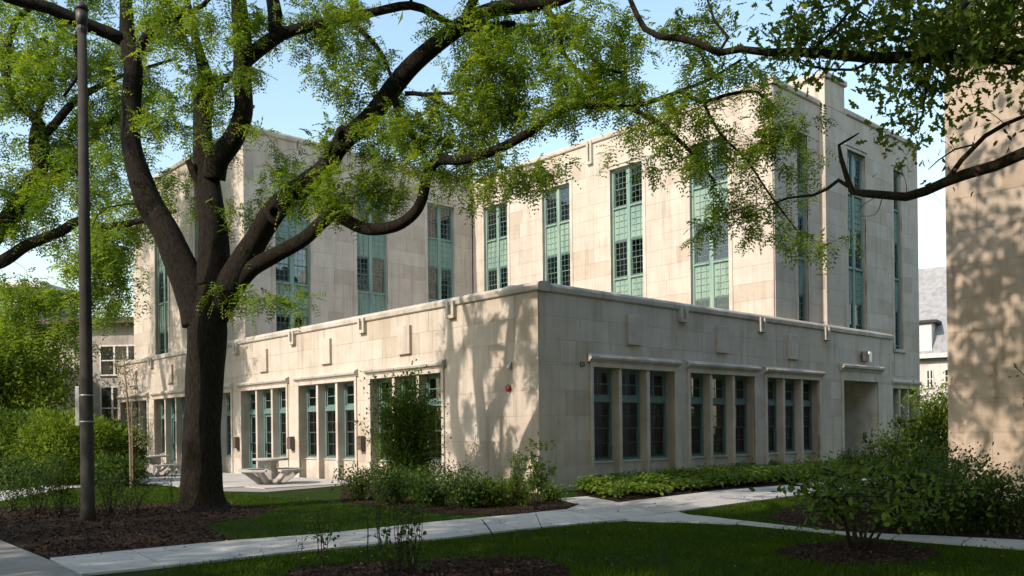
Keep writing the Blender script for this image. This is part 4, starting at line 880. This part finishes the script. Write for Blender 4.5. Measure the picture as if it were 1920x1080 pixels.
# ---- unseen trees behind and beside the viewer, added to shade the foreground and block sky ----
def clear_of_sun_gaps(q, rs):
    """thin the crown where gaps let the sun reach the path junction, the gable and the sunlit facades, and keep it out of the picture"""
    lx = np.array([tuple(w2loc(p)) for p in q]); xg = lx[:, 0] + 1.376 * q[:, 2]; zg = q[:, 2] - .727 * (4.5 - lx[:, 0]); zf = q[:, 2] + .727 * lx[:, 0]; y = lx[:, 1]; r = rs.rand(len(q))
    bad = (y > -6.6) & (y < -.3) & (xg > -2) & (xg < 9) & (r < .93) | (y > -12.5) & (y < -7.2) & (zg > -1) & (zg < 11) & (r < np.where(zg < 2, .9, .6)) | (y > -1) & (zf > -.5) & (r < .95)
    bad |= (q[:, 1] > .3) & (q[:, 2] < EYE + .52 * q[:, 1] + .5) & (abs(q[:, 0]) < .62 * q[:, 1] + .6)
    return q[~bad]
def canopy_tree(base, c, rad, n, label, seed):
    b = Vector(base); c = Vector(c); T = Tree('unseen_shade_tree', label, b, seed, group='trees outside the view'); rs = T.rs
    T.limb([b - Vector((0, 0, .1)), b + Vector((0, 0, 3)), b.lerp(c, .35) + Vector((0, 0, 3.6)), c], [.5, .36, .28, .12], name='trunk', node_from=.6)
    for k in range(7):
        a = k * .9 + rs.rand() * .4; e = c + Vector((math.cos(a) * rad[0] * .65, math.sin(a) * rad[1] * .65, rs.uniform(-.2, .5) * rad[2])); T.limb([b.lerp(c, .5) + Vector((0, 0, 3.4)), c.lerp(e, .45), e], [.15, .1, .05], sides=7)
    q = clear_of_sun_gaps(unit(rs, n) * (rs.rand(n, 1) ** .45) * np.array(rad) + np.array(c), rs); T.grow(q, kr=.012); plain_leaves(T, 24, .33, .55, 'shade_leaf', DIAMOND, .36); T.finish()
def unseen_shade_tree(lx, ly, zc, rz, rr, n, label, seed, leaf=.20):
    b = loc2w(lx, ly); T = Tree('unseen_shade_tree', label, b, seed, group='trees outside the view')
    T.limb([b - Vector((0, 0, .1)), b + Vector((.1, 0, zc * .45)), b + Vector((0, .2, zc))], [.42, .3, .12], name='trunk', node_from=.5)
    rs = T.rs
    for k in range(6):
        a = k * 1.05 + rs.rand() * .5; e = b + Vector((math.cos(a) * rr * .6, math.sin(a) * rr * .6, zc + rs.uniform(-.3, .4) * rz)); T.limb([b + Vector((0, 0, zc * .45)), b + Vector((math.cos(a) * rr * .25, math.sin(a) * rr * .25, zc * .75)), e], [.16, .1, .05], sides=7)
    q = unit(rs, n) * (rs.rand(n, 1) ** .4) * np.array((rr, rr, rz)) + np.array(b + Vector((0, 0, zc)))
    T.grow(q, kr=.012); plain_leaves(T, 16, leaf, .55, 'shade_leaf', DIAMOND, .32); T.finish()
for k, (lx, ly, zc, rz, rr, n, lab) in enumerate([
    (-27, -8.5, 11.5, 4.8, 6.2, 620, 'broad tree left of the viewer shading the near lawn'), (-26, -18, 9.5, 4.0, 6.5, 620, 'broad tree close behind the viewer'),
    (-29, -.5, 12.0, 4.8, 5.0, 520, 'broad tree far left of the viewer shading the mulch bed'), (-19, -29, 6.5, 3.5, 6.8, 520, 'broad tree behind the viewer to the right'),
    (-8, -25, 6.5, 3.5, 6.5, 520, 'broad tree on the right beyond the frame'), (-37, -6, 10, 6, 6.5, 520, 'broad tree well behind the viewer on the left'), (-34, -26, 8, 4, 7, 420, 'broad tree well behind the viewer'), (4, -27, 6, 3.5, 6, 380, 'broad tree behind the gabled building')]):  # unseen rear and right trees are added to close off low sky
    unseen_shade_tree(lx, ly, zc, rz, rr, n, lab, 101 + k, .27)
canopy_tree((4.5, -4.0, 0), (1.5, 2.0, 12.2), (8.5, 7.5, 3.0), 900, 'big tree just behind the viewer with its crown overhead', 121)
canopy_tree((-10.5, -.5, 0), (-7.5, 4.0, 12.6), (6.0, 6.5, 3.0), 700, 'big tree beside the viewer with its crown over the left lawn', 122)

# ================================================================== SHRUBS AND PLANTS
def shrub(name, label, base, h, spread, nst, nleaf, ln, wd, mat, seed, cat='shrub', zlo=.25, group=None, shape=OVAL, stemr=.008, shell=None, lean=(0, 0), cl=.10, sub=3, upright=False):
    rs = np.random.RandomState(seed); base = Vector(base); t = tag(empty(name, base), label, cat, group); m = MB(); tips = []
    for i in range(nst):
        a = rs.rand() * 2 * math.pi; rr = spread * math.sqrt(rs.rand()); hh = h * rs.uniform(.55 if upright else .7, 1.02) * (1 - .25 * (rr / max(spread, .01)) ** 2)
        e = Vector((math.cos(a) * rr + lean[0], math.sin(a) * rr + lean[1], hh)); b0 = Vector((math.cos(a) * rr * (.6 if upright else .15), math.sin(a) * rr * (.6 if upright else .15), -.02)) + Vector(tuple(rs.normal(size=2) * .03) + (0,))
        mid = b0.lerp(e, .5) + Vector((e.x * -.12, e.y * -.12, .06 * h)) + Vector(tuple(rs.normal(size=3) * .05 * h))
        P, Rr = smooth_path([b0, mid, e], [stemr, stemr * .7, stemr * .35], h / 8); m.tube(P, Rr, 5)
        n0 = int(len(P) * zlo)
        for k in range(n0, len(P)): tips.append(P[k])
        for _ in range(sub):
            k = rs.randint(max(1, n0), len(P)); q = P[k]; e2 = q + Vector((rs.normal() * spread * .28, rs.normal() * spread * .28, rs.uniform(-.02, .22) * h * .6)); m.tube([q, q.lerp(e2, .5) + Vector((0, 0, .02)), e2], [stemr * .5, stemr * .4, stemr * .25], 4)
            tips += [q.lerp(e2, f) for f in (.4, .7, 1, 1)]
    m.build('stems', 'twig_bark', t, smooth=True)
    tips = np.array([tuple(p) for p in tips])
    if shell is not None:       # dense shrubs: leaves through a lumpy ellipsoid
        n = nleaf; v = unit(rs, n); lum = 1 + .16 * np.sin(v[:, 0] * 7 + seed) * np.sin(v[:, 1] * 6 + 1) + .10 * np.sin(v[:, 2] * 11 + v[:, 0] * 5)
        P = v * (lum * (rs.rand(n) ** .22))[:, None] * np.array(shell[:3]) + np.array((lean[0], lean[1], shell[3])); P += rs.normal(size=(n, 3)) * cl * .5; P[:, 2] = np.maximum(P[:, 2], .03); D = v + rs.normal(size=(n, 3)) * .8
        tn = np.clip(.42 + .22 * np.sin(P[:, 0] * 6 + P[:, 2] * 5) + rs.normal(0, .15, n), 0, 1)
    else:
        i = rs.randint(0, len(tips), nleaf); P = tips[i] + rs.normal(size=(nleaf, 3)) * cl; D = rs.normal(size=(nleaf, 3)) + np.array((0, 0, .15)); tn = np.clip(rs.normal(.45, .24, nleaf), 0, 1); n = nleaf; P[:, 2] = np.maximum(P[:, 2], .03)
    S = np.cross(D, np.array((0, 0, 1.))) + rs.normal(size=(n, 3)) * .5
    leaf_mesh('foliage', mat, P, D, S, ln * rs.uniform(.6, 1.25, n), ln * wd, tn, t, shape=shape, cup=.25)
    return t
# columnar shrub in front of the nearest window group, with the low shrubs of its bed
shrub('columnar_shrub', 'tall dense columnar shrub hiding the nearest window of the left facade', gnd(764, 928), 3.2, .66, 30, 15000, .085, .55, 'shrub_mid', 201, zlo=.08, cl=.15, sub=8, upright=True, stemr=.014)
for i, (u, v, h, s, n, mt, lab) in enumerate([
    (672, 938, .85, .55, 1500, 'shrub_mid', 'loose airy shrub at the left end of the corner bed'), (735, 946, .8, .6, 2300, 'shrub_dark', 'dark low shrub at the foot of the columnar shrub'),
    (812, 950, .75, .6, 2300, 'shrub_dark', 'dark low shrub right of the columnar shrub'), (880, 952, .65, .6, 2400, 'shrub_dark', 'dark mounded shrub in the middle of the corner bed'),
    (930, 950, .55, .5, 2000, 'shrub_mid', 'low mounded shrub left of the bright green mound'), (975, 948, .55, .42, 2600, 'shrub_bright', 'bright yellow green feathery mound near the building corner'),
    (850, 930, .85, .5, 900, 'shrub_mid', 'thin twiggy shrub against the sunlit wall'), (770, 935, .95, .8, 1700, 'shrub_mid', 'spreading leafy shrub wrapped round the columnar shrub'), (1030, 940, .35, .35, 700, 'shrub_mid', 'little green plant at the building corner')]):
    shrub('bed_shrub', lab, gnd(u, v), h, s, 16, n, .075 if mt != 'shrub_bright' else .07, .5 if mt != 'shrub_bright' else .18, mt, 210 + i, zlo=.15, group='shrubs of the corner bed', cl=.09, sub=5)
shrub('magnolia_shrub', 'small young shrub with large oval leaves at the building corner', gnd(1003, 956), 1.3, .45, 8, 260, .12, .6, 'shrub_mid', 231, zlo=.4, cl=.05, sub=3)
shrub('magnolia_shrub', 'leafy upright sprig against the wall left of the building corner', gnd(968, 950), 1.2, .22, 6, 420, .075, .5, 'shrub_mid', 232, zlo=.5, cl=.07)
# ground cover along the right facade
def hosta():
    rs = np.random.RandomState(77); poly = G((1090, 928), (1160, 940), (1345, 917), (1450, 909), (1690, 888), (1690, 878), (1560, 868), (1300, 892), (1115, 913)); q = scatter(poly, 21, rs)
    n0 = len(q); per = 40; idx = np.repeat(np.arange(n0), per); n = len(idx); hh = .30 + .12 * np.sin(q[:, 0] * 2.3) * np.sin(q[:, 1] * 1.7)
    a = rs.rand(n) * 2 * math.pi; r = .27 * np.sqrt(rs.rand(n)); P = np.c_[q[idx, 0] + r * np.cos(a), q[idx, 1] + r * np.sin(a), hh[idx] * (1.1 - (r / .3) ** 2 * .7) * rs.uniform(.35, 1.1, n) + .05]
    D = np.c_[np.cos(a), np.sin(a), rs.normal(.1, .4, n)]; S = np.c_[-np.sin(a), np.cos(a), rs.normal(0, .3, n)]
    tag(leaf_mesh('ground_cover', 'hosta_leaf', P, D, S, rs.uniform(.07, .14, n), rs.uniform(.06, .10, n), np.clip(rs.normal(.5, .25, n), 0, 1), shape=OVAL, cup=.3), 'bright green broad leaved ground cover along the shaded facade', 'ground cover', kind='stuff')
hosta()
# shrubs on the right
shrub('spreading_shrub', 'wide multi stemmed shrub with bare lower stems in the round mulch bed', gnd(1612, 1027), 1.15, 1.55, 9, 1500, .095, .6, 'shrub_mid', 241, zlo=.5, cl=.11, stemr=.022, sub=7)
shrub('spreading_shrub', 'long arching shrub branch reaching up towards the entrance', gnd(1650, 1000), 1.75, .55, 5, 260, .10, .55, 'shrub_dark', 242, zlo=.6, cl=.06, lean=(.45, .3), stemr=.012)
for i, (u, v, h, s, n, mt, lab) in enumerate([(1560, 975, .75, .5, 1300, 'shrub_mid', 'leafy shrub behind the round mulch bed'), (1690, 990, 1.0, .65, 2600, 'shrub_dark', 'dark dense shrub in the middle of the right bed'),
    (1760, 1000, 1.05, .65, 3000, 'shrub_dark', 'dark dense shrub with low leaves by the right path'), (1830, 995, .95, .6, 2600, 'shrub_dark', 'dark dense shrub below the limestone gable wall'), (1890, 1000, .8, .5, 1400, 'shrub_dark', 'dark shrub at the right edge below the gable'), (1770, 960, 1.3, .7, 2600, 'shrub_dark', 'tall dark shrub against the corner of the gable wall')]):
    shrub('dark_shrub', lab, gnd(u, v), h, s, 18, n, .075, .5, mt, 250 + i, zlo=.1, group='shrubs of the right bed', cl=.12, sub=5)
shrub('light_bush', 'sunlit yellow green bush between the entrance and the gable wall', gnd(1748, 893), 2.75, .9, 22, 9000, .11, .5, 'shrub_bright', 261, zlo=.15, cl=.16, sub=6, stemr=.014)
shrub('light_bush', 'darker bush in front of the last windows of the right facade', gnd(1700, 893), 1.6, .65, 16, 4500, .11, .5, 'shrub_mid', 262, zlo=.1, cl=.15, sub=5)
shrub('light_bush', 'low dark plants at the end of the path by the entrance', gnd(1620, 893), 1.0, .7, 12, 1200, .10, .5, 'shrub_dark', 263, zlo=.2, cl=.12, sub=4)
# leafy branches entering at the right edge in front of the gable
shrub('edge_shrub', 'tall leafy shrub poking in from the right edge before the gable wall', Vector((9.55, 14.6, 0)), 3.6, .7, 9, 1300, .09, .6, 'shrub_bright', 265, zlo=.35, cl=.10, lean=(-.25, 0), stemr=.02, sub=5)
# left: dense bushes and shrubs behind the lamp post
for i, (u, v, Y, rx, rz, n, mt, lab) in enumerate([(45, 890, 30, 1.8, 1.25, 15000, 'shrub_mid', 'big rounded bush at the left edge in front of the pale building'), (135, 892, 29, 1.75, 1.22, 15000, 'shrub_bright', 'big rounded sunlit bush left of the lamp post'), (212, 893, 30, 1.0, 1.05, 9000, 'shrub_mid', 'dense bush right of the lamp post beside the terrace'), (-40, 893, 30, 1.7, 1.3, 9000, 'shrub_mid', 'dense bush cut by the left edge'), (215, 905, 27.5, .9, .45, 2600, 'shrub_dark', 'low dark hedge at the edge of the terrace')]):
    b = ray(u, 815, Y); b.z = 0
    shrub('rounded_bush', lab, b, rz * 1.5, rx * .6, 12, n, .15, .42, mt, 270 + i, group='bushes behind the lamp post', shell=(rx, rx * .9, rz, rz * .98), cl=.15, stemr=.02)
b = ray(20, 815, 33); b.z = 0
shrub('small_tree', 'small yellow green tree rising behind the bushes at the left edge', b, 5.6, 1.9, 18, 12000, .17, .5, 'shrub_bright', 281, cat='tree', zlo=.3, cl=.28, stemr=.04, sub=8)
b = ray(-90, 815, 32); b.z = 0
shrub('small_tree', 'small green tree outside the left edge', b, 6.2, 2.0, 18, 9000, .17, .5, 'shrub_mid', 282, cat='tree', zlo=.3, cl=.28, stemr=.04, sub=8)
for i, (u, Y, h, sp_, lab) in enumerate([(50, 40, 7.2, 1.9, 'light green tree behind the bushes left of the lamp post'), (-20, 42, 9.0, 2.8, 'tall light green tree at the left edge before the pale building')]):
    b = ray(u, 815, Y); b.z = 0
    shrub('background_tree', lab, b, h, sp_, 16, 7000, .22, .5, 'shrub_bright', 321 + i, cat='tree', zlo=.4, group='trees before the pale building', cl=.42, stemr=.06, sub=8)
for i, u in enumerate((22, 70, 112, 205, 245, 318)):
    shrub('twiggy_shrub', ['twiggy bare stemmed shrub at the left edge of the mulch', 'twiggy shrub second from the left in the mulch', 'twiggy shrub just left of the lamp post', 'twiggy shrub just right of the lamp post', 'low twiggy shrub below the staked sapling', 'single thin twiggy plant left of the big trunk'][i],
        gnd(u, 961 + (i % 3) * 5), (1.25, 1.35, 1.2, 1.0, .85, .95)[i], .5 if i < 5 else .15, 12 if i < 5 else 3, (1300, 1600, 1400, 700, 380, 80)[i], .06, .5, 'shrub_dark', 290 + i, zlo=.35, group='twiggy shrubs around the lamp post', cl=.09, stemr=.007, sub=5)
# staked sapling with pale leaves
b = gnd(246, 915)
t = shrub('sapling', 'slender staked sapling with sparse pale leaves at the terrace edge', b, 4.6, .6, 5, 620, .085, .5, 'pale_leaf', 301, cat='tree', zlo=.5, cl=.13, stemr=.010, sub=5, lean=(-.25, 0))
MB().tube([Vector((.05, 0, 0)), Vector((.05, 0, 2.6))], [.025, .02], 8).build('stake', 'wood_stake', t)
MB().tube([Vector((0, 0, -.02)), Vector((-.02, 0, 1.6)), Vector((-.12, 0, 3.2)), Vector((-.2, 0, 4.2))], [.045, .035, .025, .015], 8).build('trunk', 'wood_stake', t)
# foreground plants
shrub('stem_shrub', 'clump of thin upright stems with few leaves in the front mulch bed', gnd(745, 1076), 1.15, .32, 22, 330, .075, .6, 'shrub_dark', 311, zlo=.35, cl=.06, stemr=.006, sub=1, upright=True)
shrub('stem_shrub', 'little leafy plant with two stems left of the upright stem clump', gnd(602, 1048), .72, .24, 5, 130, .06, .6, 'shrub_dark', 312, zlo=.45, cl=.05, stemr=.007)
shrub('stem_shrub', 'tiny bare sprig beside the path in the front lawn', gnd(560, 1040), .30, .10, 2, 10, .04, .5, 'shrub_dark', 313, zlo=.4, cl=.04, stemr=.004)
def stem(label, pts, r):
    P = [gnd(*pts[0])] + [ray(u, v, gnd(*pts[0]).y + .02 * i) for i, (u, v) in enumerate(pts[1:])]; t = tag(empty('bare_stem', P[0]), label, 'stem', 'bare stems in the front lawn')
    Q, Rr = smooth_path([p - P[0] for p in P], [r - (r * .5) * i / (len(P) - 1) for i in range(len(P))], .03); MB().tube(Q, Rr, 6).build('stalk', 'twig_bark', t, smooth=True); return t, P[0], Q
t, p0, Q = stem('straight bare stem forking at its tip left of the upright stem clump', [(690, 1076), (689, 1040), (690, 1000), (689, 966)], .010)
for du in (-14, 14): MB().tube([Q[-1], Q[-1] + Vector((du * .0022, 0, .05)), Q[-1] + Vector((du * .006, .02, .14))], [.006, .004, .002], 5).build('twig', 'twig_bark', t)
stem('dark bare stem arching left over the path', [(945, 1085), (940, 1050), (930, 1015), (916, 990), (903, 974)], .011)
stem('thin bare stem leaning left in front of the corner', [(1042, 1052), (1030, 1020), (1014, 985), (1004, 962)], .007)
